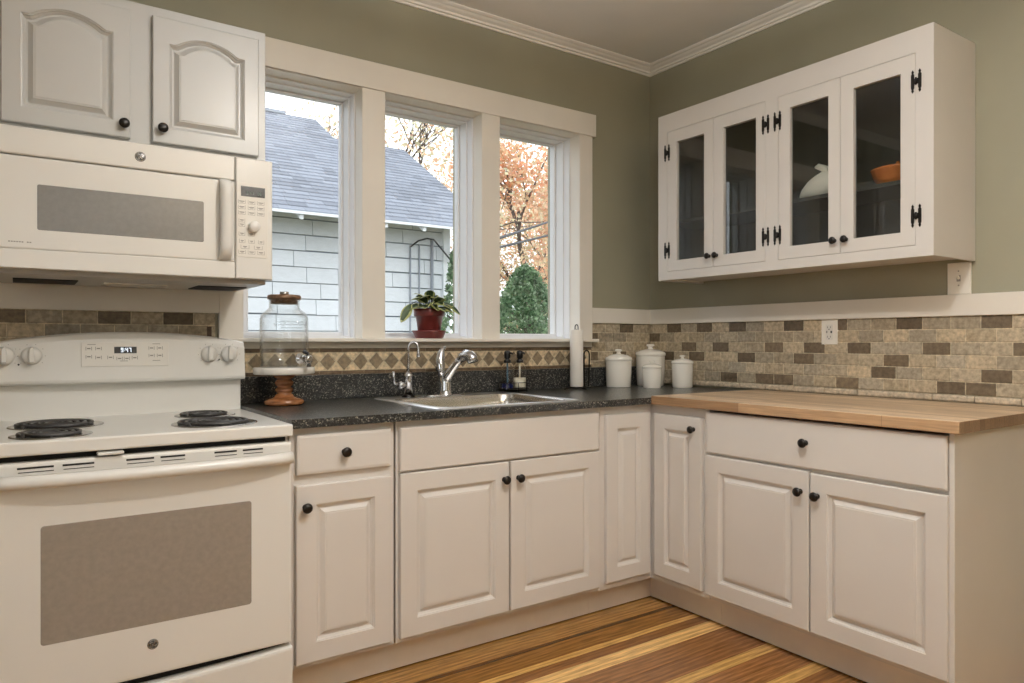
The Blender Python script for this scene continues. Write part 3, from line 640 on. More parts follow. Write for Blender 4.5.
def digits(mb, fn, text, u, v, h, w, wp):
    wd = h * .5; s_ = h * .13
    for ch in text:
        if ch == ':':
            fbox(mb, fn, u, u + s_, v + h * .25, v + h * .25 + s_, wp, wp + .0006); fbox(mb, fn, u, u + s_, v + h * .65, v + h * .65 + s_, wp, wp + .0006); u += s_ * 2.2; continue
        if ch == ' ': u += wd; continue
        R_ = {'a': (0, wd, h - s_, h), 'g': (0, wd, h / 2 - s_ / 2, h / 2 + s_ / 2), 'd': (0, wd, 0, s_), 'f': (0, s_, h / 2, h), 'b': (wd - s_, wd, h / 2, h), 'e': (0, s_, 0, h / 2), 'c': (wd - s_, wd, 0, h / 2)}
        for k in SEG[ch]:
            a, b2, c_, d_ = R_[k]; fbox(mb, fn, u + a, u + b2, v + c_, v + d_, wp, wp + .0006)
        u += wd * 1.38
m2 = MB(); digits(m2, bgf, '9:47', -2.614, 1.1225, .0145, 0, .0034); m2.build('clock_digits', 'clock_white', bg)
m2 = MB()
for u_, v_ in [(-2.708, 1.135), (-2.680, 1.135), (-2.708, 1.108), (-2.680, 1.105), (-2.645, 1.105), (-2.618, 1.101), (-2.596, 1.101), (-2.572, 1.103), (-2.520, 1.136), (-2.494, 1.136), (-2.520, 1.110), (-2.494, 1.110)]:
    for q in (-.009, .0075): fbox(m2, bgf, u_ + q, u_ + q + .0015, v_ - .006, v_ + .006, .0022, .0027)
    fbox(m2, bgf, u_ - .005, u_ + .005, v_ - .002, v_ + .002, .0022, .0027)
for u_, v_ in [(-2.70, 1.1475), (-2.505, 1.1495), (-2.505, 1.092), (-2.605, 1.0915)]: fbox(m2, bgf, u_ - .012, u_ + .012, v_, v_ + .0018, .0022, .0027)
m2.build('lettering', 'print_grey', bg)
for u_ in (-2.938, -2.866, -2.331, -2.262):
    cc = bgf(u_, 1.1135, 0); ax_ = (bgf(u_, 1.1135, 1) - cc).normalized()
    if cc.x < RX0 + .02: continue
    kb = MB().lathe([(.0285, .000), (.0285, .003), (.026, .008), (.020, .014), (.0, .015)], cc, ax_, 32)
    upv = Vector((0, .083, 1)).normalized(); sd = Vector((1, 0, 0))
    lp = []
    for w_, k_ in ((.010, 1.0), (.026, .92), (.029, .8)):
        c1_ = cc + ax_ * w_
        lp.append([c1_ + sd * a_ * k_ + upv * b_ * k_ for a_, b_ in ((-.0075, -.024), (.0075, -.024), (.0078, .0), (.006, .026), (0, .031), (-.006, .026), (-.0078, 0))])
    kb.loft(lp, True, True); kb.build('control_knob', 'appliance_white', bg)
    mk = MB()
    for k_ in range(8):
        a_ = math.radians(-130 + k_ * 37); q = cc + sd * (.037 * math.sin(a_)) + upv * (.037 * math.cos(a_)); mk.lathe([(.0012, -.0005), (.0012, .0006), (0, .0006)], q, ax_, 8)
    mk.build('marking', 'print_grey', bg)
m2 = MB()
for u_ in (-2.900, -2.297): m2.lathe([(.0028, -.001), (.0028, .0012), (0, .0014)], bgf(u_, 1.093 if u_ > -2.5 else 1.085, 0), (0, -1, 0), 12)
m2.build('indicator_lamp', 'dark_gap', bg)
# burners
for x, y, r in ((-2.806, -.300, .112), (-2.828, -.553, .085), (-2.373, -.232, .085), (-2.400, -.505, .112)):
    z = .906
    mb = MB(); pts = []; rc = r - .007; turns = 4.6 if r > .09 else 3.6; n = int(turns * 26)
    for k in range(n + 1):
        a = 2 * PI * turns * k / n; q = .018 + (rc - .018) * k / n; pts.append((x + q * math.cos(a), y + q * math.sin(a), z + .0062))
    mb.tube(pts, .0046, 8)
    for k in range(3):
        a = 2 * PI * k / 3 + .5; mb.tube([(x + .01 * math.cos(a), y + .01 * math.sin(a), z + .0025), (x + (r - .004) * math.cos(a), y + (r - .004) * math.sin(a), z + .0025)], .0018, 6)
    bo = mb.build('burner', 'coil_black', t)
    MB().lathe([(r + .012, 0), (r + .011, .0018), (r + .004, .0026), (r - .004, .0012), (r * .55, .0006), (.02, .0004), (0, .0004)], (x, y, z), seg=48, cap=False).build('drip_pan', 'drip_chrome', bo)
# oven door with vent strip, bowed handle and window
dF = front(-.667)
od = slab(dF, RX0 + .006, RX1 - .005, .2385, .8515, th=.033, edge=.008).build('oven_door', 'appliance_white', t)
lp = []
for i, w in ((0, .0), (.001, .0012)): lp.append([dF(u, v, w) for u, v in [(p.x, p.y) for p in rrect(-2.8555 + i, -2.333 - i, .381 + i, .6865 - i, .008, 0)]])
MB().loft(lp).build('oven_window', 'oven_glass', od)
for u0, u1 in ((-2.905, -2.827), (-2.808, -2.737), (-2.662, -2.594), (-2.578, -2.515), (-2.437, -2.375), (-2.358, -2.300)):
    m2 = MB(); fbox(m2, dF, u0, u1, .8355, .8405, .0, .0008); fbox(m2, dF, u0 + .002, u1, .8265, .8285, .0, .0008)
    m2.build('vent_slot', 'dark_gap', od)
lp = []; N = 24
for i in range(N + 1):
    tt = i / N; u = RX0 + .007 + (RX1 - .006 - RX0 - .007) * tt; e = 1 - (2 * tt - 1) ** 2; w = .020 + .030 * e ** .7
    lp.append([dF(u, v, q) for v, q in [(.7905, w - .016 if i not in (0, N) else 0), (.789, w - .004), (.793, w + .004), (.803, w + .008), (.815, w + .005), (.8215, w - .004), (.8225, w - .016 if i not in (0, N) else 0)]])
MB().loft(lp, True, True, smooth=True).build('door_handle', 'appliance_white', od)
m2 = MB(); fbox(m2, dF, -2.730, -2.668, .857, .8645, -.02, .012); m2.build('latch', 'appliance_white', t, bevel=.002)
def badge(fn, u, v, r, parent, w=0.):
    c_ = fn(u, v, w); ax_ = (fn(u, v, w + 1) - c_).normalized(); q = MB().lathe([(r, 0), (r, .0015), (r * .95, .002), (0, .002)], c_, ax_, 28); o_ = q.build('badge', 'badge_dark', parent)
    q = MB(); P3 = lambda a, b_: fn(u + a * r, v + b_ * r, w + .0022)
    q.tube([P3(.86 * math.cos(a), .86 * math.sin(a)) for a in [2 * PI * k / 28 for k in range(29)]], r * .045, 6)
    for k in range(4):
        a = PI / 2 * k + .4; q.tube([P3(.86 * math.cos(a), .86 * math.sin(a)), P3(.62 * math.cos(a + .35), .62 * math.sin(a + .35)), P3(.58 * math.cos(a + .75), .58 * math.sin(a + .75)), P3(.72 * math.cos(a + .95), .72 * math.sin(a + .95))], r * .04, 6)
    q.tube([P3(.0, .28), P3(-.18, .42), P3(-.42, .30), P3(-.46, 0), P3(-.34, -.30), P3(-.10, -.34), P3(.02, -.12), P3(-.04, .04), P3(-.22, -.02)], r * .055, 6)
    q.tube([P3(.46, .30), P3(.28, .40), P3(.12, .22), P3(.26, .06), P3(.10, -.14), P3(.16, -.36), P3(.38, -.34), P3(.50, -.14)], r * .055, 6)
    q.build('monogram', 'badge_silver', parent)
badge(dF, -2.597, .325, .0140, od)
lp = []; N = 24
for i in range(N + 1):
    tt = i / N; u = RX0 + .006 + (RX1 - .004 - RX0 - .006) * tt; zt = .2285 - .014 * math.sin(PI * tt) ** .8
    lp.append([front(-.672)(u, v, w) for v, w in ((.055, -.034), (.055, -.008), (.060, 0), (zt - .010, 0), (zt - .003, -.002), (zt, -.008), (zt, -.034))])
MB().loft(lp).build('storage_drawer', 'appliance_white', t)

# ------------------------------------------------------------------ over-range microwave
MX0, MX1 = -2.9595, -2.1930
t = thing('microwave', (-2.578, -.16, 1.36), 'white over-range microwave mounted above the electric range', 'microwave')
MB().box(MX0, MX1, -.366, .055, 1.372, 1.767).build('body', 'appliance_white', t, bevel=.003)
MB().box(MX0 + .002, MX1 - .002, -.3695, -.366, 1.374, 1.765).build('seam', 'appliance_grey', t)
mF = front(-.400)
slab(mF, MX0, -2.3155, 1.6875, 1.767, th=.030, edge=.004).build('vent_panel', 'appliance_white', t)
badge(mF, -2.594, 1.7245, .0150, t)
md = slab(mF, MX0, -2.3155, 1.4205, 1.6845, th=.030, edge=.005).build('door', 'appliance_white', t)
lp = []
for i, w in ((0, .0), (.001, .0012)): lp.append([mF(u, v, w) for u, v in [(p.x, p.y) for p in rrect(-2.857 + i, -2.4115 - i, 1.4775 + i, 1.6075 - i, .005, 0)]])
MB().loft(lp).build('window', 'microwave_glass', md)
m2 = MB()
for k in range(9):
    if k == 6: continue
    fbox(m2, mF, -2.925 + k * .0062, -2.925 + k * .0062 + .0042, 1.4385, 1.4415, .0, .0006)
m2.build('printed_mark', 'print_grey', md)
lp = []; N = 20
for i in range(N + 1):
    tt = i / N; v = 1.4255 + .260 * tt; e = 1 - (2 * tt - 1) ** 2; w = .030 * min(1, e * 2.2) ** .6
    lp.append([mF(u, v, q) for u, q in [(-2.366, max(.0, w - .012)), (-2.3655, w), (-2.360, w + .008), (-2.346, w + .012), (-2.334, w + .008), (-2.3285, w), (-2.328, max(.0, w - .012))]])
MB().loft(lp, True, True, smooth=True).build('handle', 'appliance_white', md)
MB().prism([(MX0, 1.366), (-2.3155, 1.366), (-2.3155, 1.4202), (MX0, 1.4202)], mF, -.030, .002).build('lower_lip', 'appliance_white', t, bevel=.003)
slab(mF, -2.3130, MX1, 1.366, 1.767, th=.030, edge=.004).build('control_frame', 'appliance_white', t)
cp = MB().loft([[mF(u, v, w) for u, v in [(p.x, p.y) for p in rrect(-2.3105 + i, -2.2095 - i, 1.4375 + i, 1.6845 - i, .008, 0)]] for i, w in ((0, .0), (.0008, .0014))]).build('control_panel', 'panel_white', t)
m2 = MB(); fbox(m2, mF, -2.297, -2.2195, 1.6395, 1.6725, .0014, .0024); m2.build('display', 'black_plastic', cp)
m2 = MB(); digits(m2, mF, '9:47', -2.279, 1.6465, .010, 0, .0024); digits(m2, mF, '08', -2.244, 1.6465, .010, 0, .0024); m2.build('display_digits', 'clock_dim', cp)
m2 = MB()
def key(u_, v_, w_=.021, bar=.012):
    fbox(m2, mF, u_ - bar / 2, u_ + bar / 2, v_ - .0012, v_ + .0012, .0014, .0019); fbox(m2, mF, u_ - bar * .3, u_ + bar * .3, v_ - .0042, v_ - .0030, .0014, .0019)
    for q in (-w_ / 2, w_ / 2): fbox(m2, mF, u_ + q - .0004, u_ + q + .0004, v_ - .007, v_ + .005, .0014, .0018)
    fbox(m2, mF, u_ - w_ / 2, u_ + w_ / 2, v_ - .0076, v_ - .0068, .0014, .0018)
for v_ in (1.622, 1.604, 1.586):
    for u_ in (-2.294, -2.263, -2.233): key(u_, v_, .022, .016)
for u_, v_ in ((-2.294, 1.560), (-2.294, 1.546), (-2.294, 1.516), (-2.264, 1.516)): key(u_, v_, .019, .012)
for u_ in (-2.293, -2.263, -2.232): key(u_, 1.492, .018, .009)
for u_ in (-2.284, -2.241): key(u_, 1.473, .026, .012)
for u_ in (-2.293, -2.263, -2.232): key(u_, 1.456, .022, .014)
m2.build('buttons', 'print_grey', cp)
MB().lathe([(.0185, .0014), (.0185, .008), (.0172, .022), (.0150, .0245), (0, .025)], mF(-2.257, 1.5395, 0), (0, -1, 0), 32).build('dial', 'appliance_white', cp)
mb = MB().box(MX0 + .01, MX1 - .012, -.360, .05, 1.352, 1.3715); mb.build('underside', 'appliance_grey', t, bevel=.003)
for x0, x1 in ((-2.915, -2.745), (-2.39, -2.23)): MB().box(x0, x1, -.21, -.03, 1.349, 1.3525).build('grease_filter', 'dark_gap', t)
MB().box(-2.67, -2.48, -.16, -.06, 1.349, 1.3525).build('lamp_cover', 'marble', t)

# ------------------------------------------------------------------ cabinet above the microwave
t = thing('wall_cabinet', (-2.578, -.125, 1.769), 'white wall cabinet with two arched panel doors above the microwave', 'wall cabinet')
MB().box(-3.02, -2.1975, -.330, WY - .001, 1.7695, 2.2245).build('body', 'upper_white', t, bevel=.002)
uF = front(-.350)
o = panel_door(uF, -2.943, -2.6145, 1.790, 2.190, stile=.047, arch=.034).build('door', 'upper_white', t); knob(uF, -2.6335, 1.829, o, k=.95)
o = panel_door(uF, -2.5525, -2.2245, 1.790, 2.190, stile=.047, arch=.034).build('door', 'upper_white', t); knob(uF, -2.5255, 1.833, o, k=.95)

# ------------------------------------------------------------------ glass door cabinet
t = thing('glass_cabinet', (-.07, -.96, 1.4645), 'white wall cabinet with four glass doors and black hinges', 'wall cabinet')
GX, GU0, GU1, GZ0, GZ1 = -.237, .299, 1.6195, 1.4645, 2.290
gF = side(GX)
D = [(.362, .643), (.645, .9255), (.991, 1.2685), (1.2705, 1.557)]
ZB, ZT = 1.507, 2.200
mb = MB(); th = .020
fbox(mb, gF, GU0, D[0][0] - .0012, GZ0, GZ1, -th, 0); fbox(mb, gF, D[3][1] + .0012, GU1, GZ0, GZ1, -th, 0)
fbox(mb, gF, D[0][0] - .0012, D[3][1] + .0012, GZ0, ZB - .0012, -th, 0); fbox(mb, gF, D[0][0] - .0012, D[3][1] + .0012, ZT + .0012, GZ1, -th, 0)
fbox(mb, gF, D[1][1] + .0012, D[2][0] - .0012, ZB - .0012, ZT + .0012, -th, 0)
mb.build('face_frame', 'cabinet_white', t)
mb = MB(); xb = WX - .001
mb.box(GX + th, xb, -GU0, -GU0 - .014, GZ0, GZ1).box(GX + th, xb, -GU1 + .014, -GU1, GZ0, GZ1).box(GX + th, xb, -GU0 - .014, -GU1 + .014, GZ1 - .015, GZ1).box(GX + th, xb, -GU0 - .014, -GU1 + .014, GZ0 + .012, GZ0 + .028)
mb.build('case', 'cabinet_white', t)
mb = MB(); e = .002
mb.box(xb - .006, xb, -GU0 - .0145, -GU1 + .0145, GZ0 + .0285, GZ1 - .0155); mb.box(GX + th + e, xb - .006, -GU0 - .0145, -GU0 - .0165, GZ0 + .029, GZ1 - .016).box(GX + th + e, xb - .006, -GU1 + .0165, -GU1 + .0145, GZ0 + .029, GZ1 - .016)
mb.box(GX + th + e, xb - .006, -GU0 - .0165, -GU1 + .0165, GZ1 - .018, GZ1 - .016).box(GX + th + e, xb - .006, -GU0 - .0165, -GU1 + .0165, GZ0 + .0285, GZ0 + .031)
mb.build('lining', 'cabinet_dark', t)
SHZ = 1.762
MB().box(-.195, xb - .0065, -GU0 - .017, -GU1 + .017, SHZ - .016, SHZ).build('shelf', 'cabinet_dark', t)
def hinge(u, v, parent):
    mb = MB()
    for s_ in (-1, 1):
        o_ = u + s_ * .0125
        poly = [(o_, v - .042), (o_ + .0045, v - .034), (o_ + .0025, v - .029), (o_ + .0055, v - .024), (o_ + .0055, v + .024), (o_ + .0025, v + .029), (o_ + .0045, v + .034), (o_, v + .042), (o_ - .0045, v + .034), (o_ - .0025, v + .029), (o_ - .0055, v + .024), (o_ - .0055, v - .024), (o_ - .0025, v - .029), (o_ - .0045, v - .034)]
        mb.prism(poly, gF, .0002, .003)
    fbox(mb, gF, u - .009, u + .009, v - .010, v + .010, .0004, .003); mb.lathe([(.0035, -.013), (.0035, .013)], gF(u, v, .004), (0, 0, 1), 12)
    mb.build('hinge', 'black_metal', parent)
GL = [(.4185, .5905), (.702, .8785), (1.0455, 1.219), (1.3235, 1.5035)]
for i, ((u0, u1), (g0, g1)) in enumerate(zip(D, GL)):
    mb = MB(); lo = []
    outer = lambda w, q=0: [gF(u, v, w) for u, v in ((u0 + q, ZB + q), (u1 - q, ZB + q), (u1 - q, ZT - q), (u0 + q, ZT - q))]
    inner = lambda w, q=0: [gF(u, v, w) for u, v in ((g0 + q, 1.5585 + q), (g1 - q, 1.5585 + q), (g1 - q, 2.141 - q), (g0 + q, 2.141 - q))]
    mb.loft([outer(-.020), outer(-.001), outer(0, .001), inner(0, -.001), inner(-.001), inner(-.020), outer(-.020)], False, False)
    d_ = mb.build('door', 'cabinet_white', t)
    m2 = MB(); fbox(m2, gF, g0 - .0, g1 + .0, 1.5585, 2.141, -.015, -.0115); m2.build('pane', 'door_glass', d_)
    ku = (u1 - .013) if i % 2 == 0 else (u0 + .028); knob(gF, [.622, .6655, 1.2465, 1.2945][i], 1.5585, d_, k=.88)
    for v in (1.612, 2.098): hinge(u0 - .0035 if i % 2 == 0 else u1 + .0035, v, d_)

# things on the cabinet shelf
z = SHZ + .0005
lo = []; rx, ry = -.10, -1.102
t = thing('rabbit_figurine', (rx, ry, z), 'white ceramic rabbit on the shelf behind the third glass door', 'figurine')
mb = MB(); sec = [(-.088, .004, .012, .016), (-.084, .012, .026, .036), (-.070, .022, .038, .058), (-.045, .033, .045, .084), (-.018, .043, .047, .102), (.006, .050, .045, .112), (.028, .055, .040, .118), (.048, .060, .034, .116), (.062, .066, .028, .108), (.076, .070, .020, .098), (.086, .072, .010, .084)]
for k, (o_, cz, rw, top) in enumerate(sec):
    l = []
    for j in range(20):
        a = 2 * PI * j / 20; zz = (top / 2) + (top / 2) * math.sin(a) * (1 if k < 7 else .8) + (0 if k < 7 else (k - 6) * .006)
        l.append(Vector((rx + rw * math.cos(a), ry - o_, z + max(0, zz))))
    lo.append(l)
mb.loft(lo, True, True, smooth=True); mb.build('body', 'rabbit_white', t)
mb = MB()
for s_ in (-1, 1): mb.tube([(rx + s_ * .010, ry - .040, z + .100), (rx + s_ * .013, ry - .020, z + .124), (rx + s_ * .015, ry + .002, z + .136), (rx + s_ * .016, ry + .016, z + .135)], [.010, .014, .013, .005], 10)
mb.build('ears', 'rabbit_white', t)
qx, qy = -.078, -1.417
t = thing('casserole', (qx, qy, z), 'glazed orange dish with an upright handle behind the fourth glass door', 'dish')
MB().lathe([(0, 0), (.062, 0), (.070, .004), (.088, .030), (.098, .062), (.101, .066), (.097, .070), (.092, .064), (.080, .030), (.06, .010), (0, .008)], (qx, qy, z), seg=40, cap=False).build('bowl', 'terracotta_glaze', t)
hx, hy = qx + .083, qy + .044
MB().tube([(hx - .010, hy - .012, z + .058), (hx - .009, hy - .012, z + .092), (hx, hy, z + .112), (hx + .003, hy + .012, z + .092), (hx + .001, hy + .013, z + .058)], [.008, .009, .010, .009, .008], 10).build('handle', 'terracotta_glaze', t)
mb = MB().lathe([(0, 0), (.024, 0), (.026, .003), (.029, .115), (.0275, .116), (.024, .006), (0, .006)], (.053, -1.283, z), seg=28, cap=False)
tag(mb.build('tumbler', 'cup_grey', base=(.053, -1.283, z)), 'small grey tumbler behind the left rim of the orange dish', 'tumbler')

# ------------------------------------------------------------------ outlet and switch
oF = side(WX - .0105)
t = thing('wall_outlet', (WX - .01, -1.031, 1.20), 'white double outlet with test buttons, set in the tiles', 'outlet')
slab(oF, .991, 1.072, 1.1435, 1.2570, th=.003, edge=.004).build('cover_plate', 'outlet_white', t)
m2 = MB(); fbox(m2, oF, 1.0145, 1.0485, 1.167, 1.2345, 0, .002); m2.build('receptacle', 'panel_white', t, bevel=.001)
m2 = MB()
for v_ in (1.222, 1.180):
    fbox(m2, oF, 1.0235, 1.0255, v_ - .004, v_ + .004, .002, .0026); fbox(m2, oF, 1.0365, 1.0385, v_ - .004, v_ + .004, .002, .0026); m2.lathe([(.0026, .002), (.0026, .0026), (0, .0026)], oF(1.031, v_ - .009, 0), (-1, 0, 0), 10)
fbox(m2, oF, 1.0385, 1.0455, 1.196, 1.206, .002, .003); m2.build('slots', 'dark_gap', t)
m2 = MB(); fbox(m2, oF, 1.0175, 1.0235, 1.196, 1.206, .002, .0032); m2.build('test_button', 'print_grey', t)
sF = side(WX - .0005)
t = thing('light_switch', (WX, -1.564, 1.405), 'white toggle switch plate under the glass door cabinet', 'light switch')
slab(sF, 1.5225, 1.606, 1.3405, 1.4630, th=.0003, edge=.004); mb = MB().loft([[sF(u, v, w) for u, v in rect(1.5225, 1.606, 1.3405, 1.4630, i, 1)] for i, w in ((0, 0), (0, .005), (.003, .008))]); mb.build('cover_plate', 'outlet_white', t)
m2 = MB().tube([sF(1.564, 1.402, .007), sF(1.564, 1.408, .016), sF(1.564, 1.413, .022)], [.0055, .005, .004], 8); m2.build('toggle', 'outlet_white', t)
m2 = MB(); fbox(m2, sF, 1.557, 1.571, 1.390, 1.414, .008, .0086)
for v_ in (1.375, 1.430): m2.lathe([(.003, .008), (.003, .0092), (0, .0096)], sF(1.564, v_, 0), (-1, 0, 0), 10)
m2.build('screws', 'nickel', t)

# ------------------------------------------------------------------ ceiling fixtures (out of frame; main lamp placed from the knob shadows, the rest added for fill)
emit('bowl_glow', (1., .88, .70), 2.5)
def fixture(x, y, power, down, up, label, group, color, upcolor):
    t = thing('ceiling_light', (x, y, CEIL), label, 'ceiling light', group)
    MB().lathe([(0, CEIL), (.065, CEIL), (.062, CEIL - .014), (.012, CEIL - .022), (0, CEIL - .022)], (x, y, 0), seg=32, cap=False).build('canopy', 'nickel', t)
    for k in range(3):
        a = 2 * PI * k / 3 + .4; MB().tube([(x + .05 * math.cos(a), y + .05 * math.sin(a), CEIL - .012), (x + .17 * math.cos(a), y + .17 * math.sin(a), CEIL - .195)], .003, 8).build('rod', 'nickel', t)
    MB().lathe([(.0, CEIL - .262), (.06, CEIL - .256), (.12, CEIL - .234), (.170, CEIL - .192), (.175, CEIL - .190), (.126, CEIL - .238), (.062, CEIL - .262), (0, CEIL - .268)], (x, y, 0), seg=48, cap=False).build('bowl', 'bowl_glow', t)  # bowl shape made up so the upward fill can leave it freely
    l = bpy.data.lights.new('lamp', 'POINT'); l.energy = power; l.color = color; l.shadow_soft_size = .045
    lo_ = bpy.data.objects.new('lamp', l); lo_.location = (x, y, CEIL - .325); COL.objects.link(lo_)
    l = bpy.data.lights.new('fill_downlight', 'AREA'); l.shape = 'DISK'; l.size = .10; l.energy = down; l.color = color  # added bare disc below the bowl, more light on the low cabinets
    lo_ = bpy.data.objects.new('fill_downlight', l); lo_.location = (x, y, CEIL - .300); COL.objects.link(lo_)
    l = bpy.data.lights.new('fill_uplight', 'POINT'); l.energy = up; l.color = upcolor; l.shadow_soft_size = .022  # added upward fill lamp, brightens the ceiling for soft bounce
    lo_ = bpy.data.objects.new('fill_uplight', l); lo_.location = (x, y, CEIL - .213); COL.objects.link(lo_)
fixture(-1.819, -2.036, 25, 19, 180, 'glass bowl ceiling light in the middle of the kitchen', 'ceiling lights', (1., .945, .87), (.96, .98, 1.))
fixture(-1.7, -3.9, 19, 4, 230, 'added glass bowl ceiling light near the back wall, for unseen fill', 'ceiling lights', (1., .72, .42), (1., .96, .92))  # second fixture is made up, warm fill from behind the camera

# ------------------------------------------------------------------ outdoors
GZ = -.75
tag(MB().box(-40, 45, -40, 60, GZ - .2, GZ).build('ground_outside', 'lawn'), 'autumn lawn outside the windows', 'lawn', kind='structure')
# neighbour's house: shingled siding, rafter tails, two ridge heights on one roof slope
HY, HX0, HX1 = 6.2, -7.0, 2.24
t = thing('neighbor_house', (-2, 7.5, GZ), 'white sided neighbour house with a blue-grey shingle roof', 'house')
MB().box(HX0, HX1 - .01, HY + .03, HY + 5, GZ, 2.98).build('wall_core', 'house_backing', t)
mb = MB(); rh = random.Random(2); k = 0; z = GZ
while z < 2.96:
    x = HX0 - rh.uniform(0, .5)
    while x < HX1 - .08:
        w = rh.choice((.42, .5, .62, .78)); x1 = min(x + w, HX1 - .08); b_ = rh.uniform(.94, 1.03); dz = rh.uniform(0, .012)
        lo = [[Vector((xx, yy, zz)) for yy, zz in ((HY + .029, z + dz + .008), (HY - .012, z + dz + .008), (HY + .004, min(z + .204, 2.99)), (HY + .029, min(z + .204, 2.99)))] for xx in (x + .004, x1 - .004)]
        mb.loft(lo, True, True, (.76 * b_, .80 * b_, .85 * b_)); x = x1
    z += .204
mb.build('siding', 'siding', t)
MB().box(HX1 - .09, HX1 + .02, HY - .03, HY + .10, GZ, 2.97).build('corner_board', 'house_paint', t)
EY, EZ, SL = 5.60, 2.70, .6155
rz = lambda y: EZ + SL * (y - EY)
mb = MB(); rs = random.Random(4)
def courses(x0, x1, y0, y1):
    yy = y0; st = .115; i = 0
    while yy < y1:
        xx = x0 - rs.uniform(0, .3); y2 = min(yy + st * 1.35, y1 + .02)
        while xx < x1:
            w = rs.choice((.16, .24, .32)); a, b_ = max(xx, x0), min(xx + w, x1); kk = rs.choice((.84, .93, 1., 1.07, 1.13))
            if b_ > a + .002:
                mb.loft([[Vector((q, yy, rz(yy) + .030)), Vector((q, y2, rz(y2) + .012)), Vector((q, y2, rz(y2))), Vector((q, yy, rz(yy)))] for q in (a + .002, b_ - .002)], True, True, (.245 * kk, .265 * kk, .31 * kk))
            xx += w
        yy += st; i += 1
courses(HX0 - .5, 2.67, EY, 8.5); courses(HX0 - .5, 1.39, 8.5, 9.33)
rf = mb.build('roof_shingles', 'shingle', t)
mb = MB()
mb.loft([[Vector((q, EY, rz(EY) - .02)), Vector((q, 8.5, rz(8.5) - .02)), Vector((q, 8.5, rz(8.5) - .001)), Vector((q, EY, rz(EY) - .001))] for q in (HX0 - .5, 2.66)])
mb.loft([[Vector((q, 8.5, rz(8.5) - .02)), Vector((q, 9.33, rz(9.33) - .02)), Vector((q, 9.33, rz(9.33) - .001)), Vector((q, 8.5, rz(8.5) - .001))] for q in (HX0 - .5, 1.38)])
mb.loft([[Vector((q, 8.52, rz(8.5) - .02)), Vector((q, 8.52, rz(8.5) + .02)), Vector((q, 12, rz(8.5) - 2.0)), Vector((q, 12, rz(8.5) - 2.05))] for q in (1.39, 2.66)])
mb.loft([[Vector((q, 9.34, rz(9.33) - .02)), Vector((q, 9.34, rz(9.33) + .02)), Vector((q, 12.6, rz(9.33) - 2.0)), Vector((q, 12.6, rz(9.33) - 2.05))] for q in (HX0 - .5, 1.38)])
mb.build('roof_deck', 'soffit_paint', t)
MB().box(HX0 - .5, .85, 9.28, 9.40, rz(9.33) + .012, rz(9.33) + .06).build('ridge_cap', 'conduit_grey', t)
MB().box(HX0 - .5, 2.68, EY - .025, EY - .002, EZ - .022, EZ + .012).build('fascia', 'house_paint', t)
mb = MB(); x = -.10 - .55 * 12
while x < 2.6:
    MB().loft([[Vector((q, EY + .01, EZ - .085)), Vector((q, EY + .01, EZ - .022)), Vector((q, HY + .03, rz(HY) - .025)), Vector((q, HY + .03, rz(HY) - .10))] for q in (x - .028, x + .028)]).build('rafter_tail', 'house_paint', t, bevel=.012); x += .55
for px_, zt in ((1.62, 2.50), (1.76, 2.52)): MB().tube([(px_, HY - .03, GZ), (px_, HY - .03, zt)], .013, 8).build('conduit', 'conduit_grey', t)
MB().tube([(1.96, HY - .035, GZ), (1.96, HY - .035, 2.60)], .022, 10).build('conduit', 'conduit_grey', t)
MB().tube([(1.62, HY - .04, 2.48), (1.70, HY - .12, 2.56), (1.82, HY - .14, 2.60), (1.95, HY - .10, 2.60), (2.06, HY - .12, 2.48), (2.22, HY - .15, 2.30)], .012, 6).build('drip_wire', 'cable_black', t)

def scatter_leaf(mb, p, s_, col, r):
    n = Vector((r.gauss(0, 1), r.gauss(0, 1), r.gauss(0, 1))).normalized(); a = n.orthogonal().normalized(); b_ = n.cross(a); th_ = r.uniform(0, PI)
    u = (a * math.cos(th_) + b_ * math.sin(th_)) * s_; v_ = n.cross(u).normalized() * s_ * .55
    mb.add([p - u, p - v_, p + u, p + v_], [(0, 1, 2, 3)], col)
def tree(x, y, h, spread, seed, label, cols, nleaf, leaf_s, lean=0, levels=4):
    r = random.Random(seed); t = thing('maple_tree', (x, y, GZ), label, 'tree', 'autumn trees beyond the yard')
    mb = MB(); tips = []
    def grow(p, d, ln, rad, lv):
        pts = [p.copy()]; q = p.copy(); dd = d.copy()
        for i in range(4):
            dd = (dd + Vector((r.gauss(0, .13), r.gauss(0, .13), r.gauss(.03, .08)))).normalized(); q = q + dd * ln / 4; pts.append(q.copy())
        mb.tube(pts, [rad * (1 - .12 * i) for i in range(5)], 6 if lv else 9)
        if lv >= 2: tips.extend(pts[2:])
        if lv < levels:
            for k in range(r.choice((2, 3, 3)) if lv else 4):
                a = r.uniform(0, 2 * PI); o_ = dd.orthogonal().normalized(); o2 = dd.cross(o_); sp_ = r.uniform(.45, .85) * spread
                nd = (dd + (o_ * math.cos(a) + o2 * math.sin(a)) * sp_).normalized(); nd.z = max(nd.z, -.1); nd.normalize()
                grow(pts[r.choice((2, 3, 4))], nd, ln * r.uniform(.62, .82), rad * .55, lv + 1)
    grow(Vector((x, y, GZ)), Vector((lean, 0, 1)).normalized(), h * .34, h * .017, 0); mb.build('trunk', 'bark', t)
    lf = MB()
    for i in range(nleaf):
        p = r.choice(tips) + Vector((r.gauss(0, .5), r.gauss(0, .5), r.gauss(0, .4))) * (h / 12); c = r.choice(cols); k = r.uniform(.75, 1.2)
        scatter_leaf(lf, p, leaf_s * r.uniform(.6, 1.3), tuple(min(1, q * k) for q in c), r)
    lf.build('foliage', 'leaf', t, fix=False)
OR = [(.88, .55, .38), (.90, .64, .46), (.86, .46, .28), (.88, .72, .48), (.78, .64, .42)]
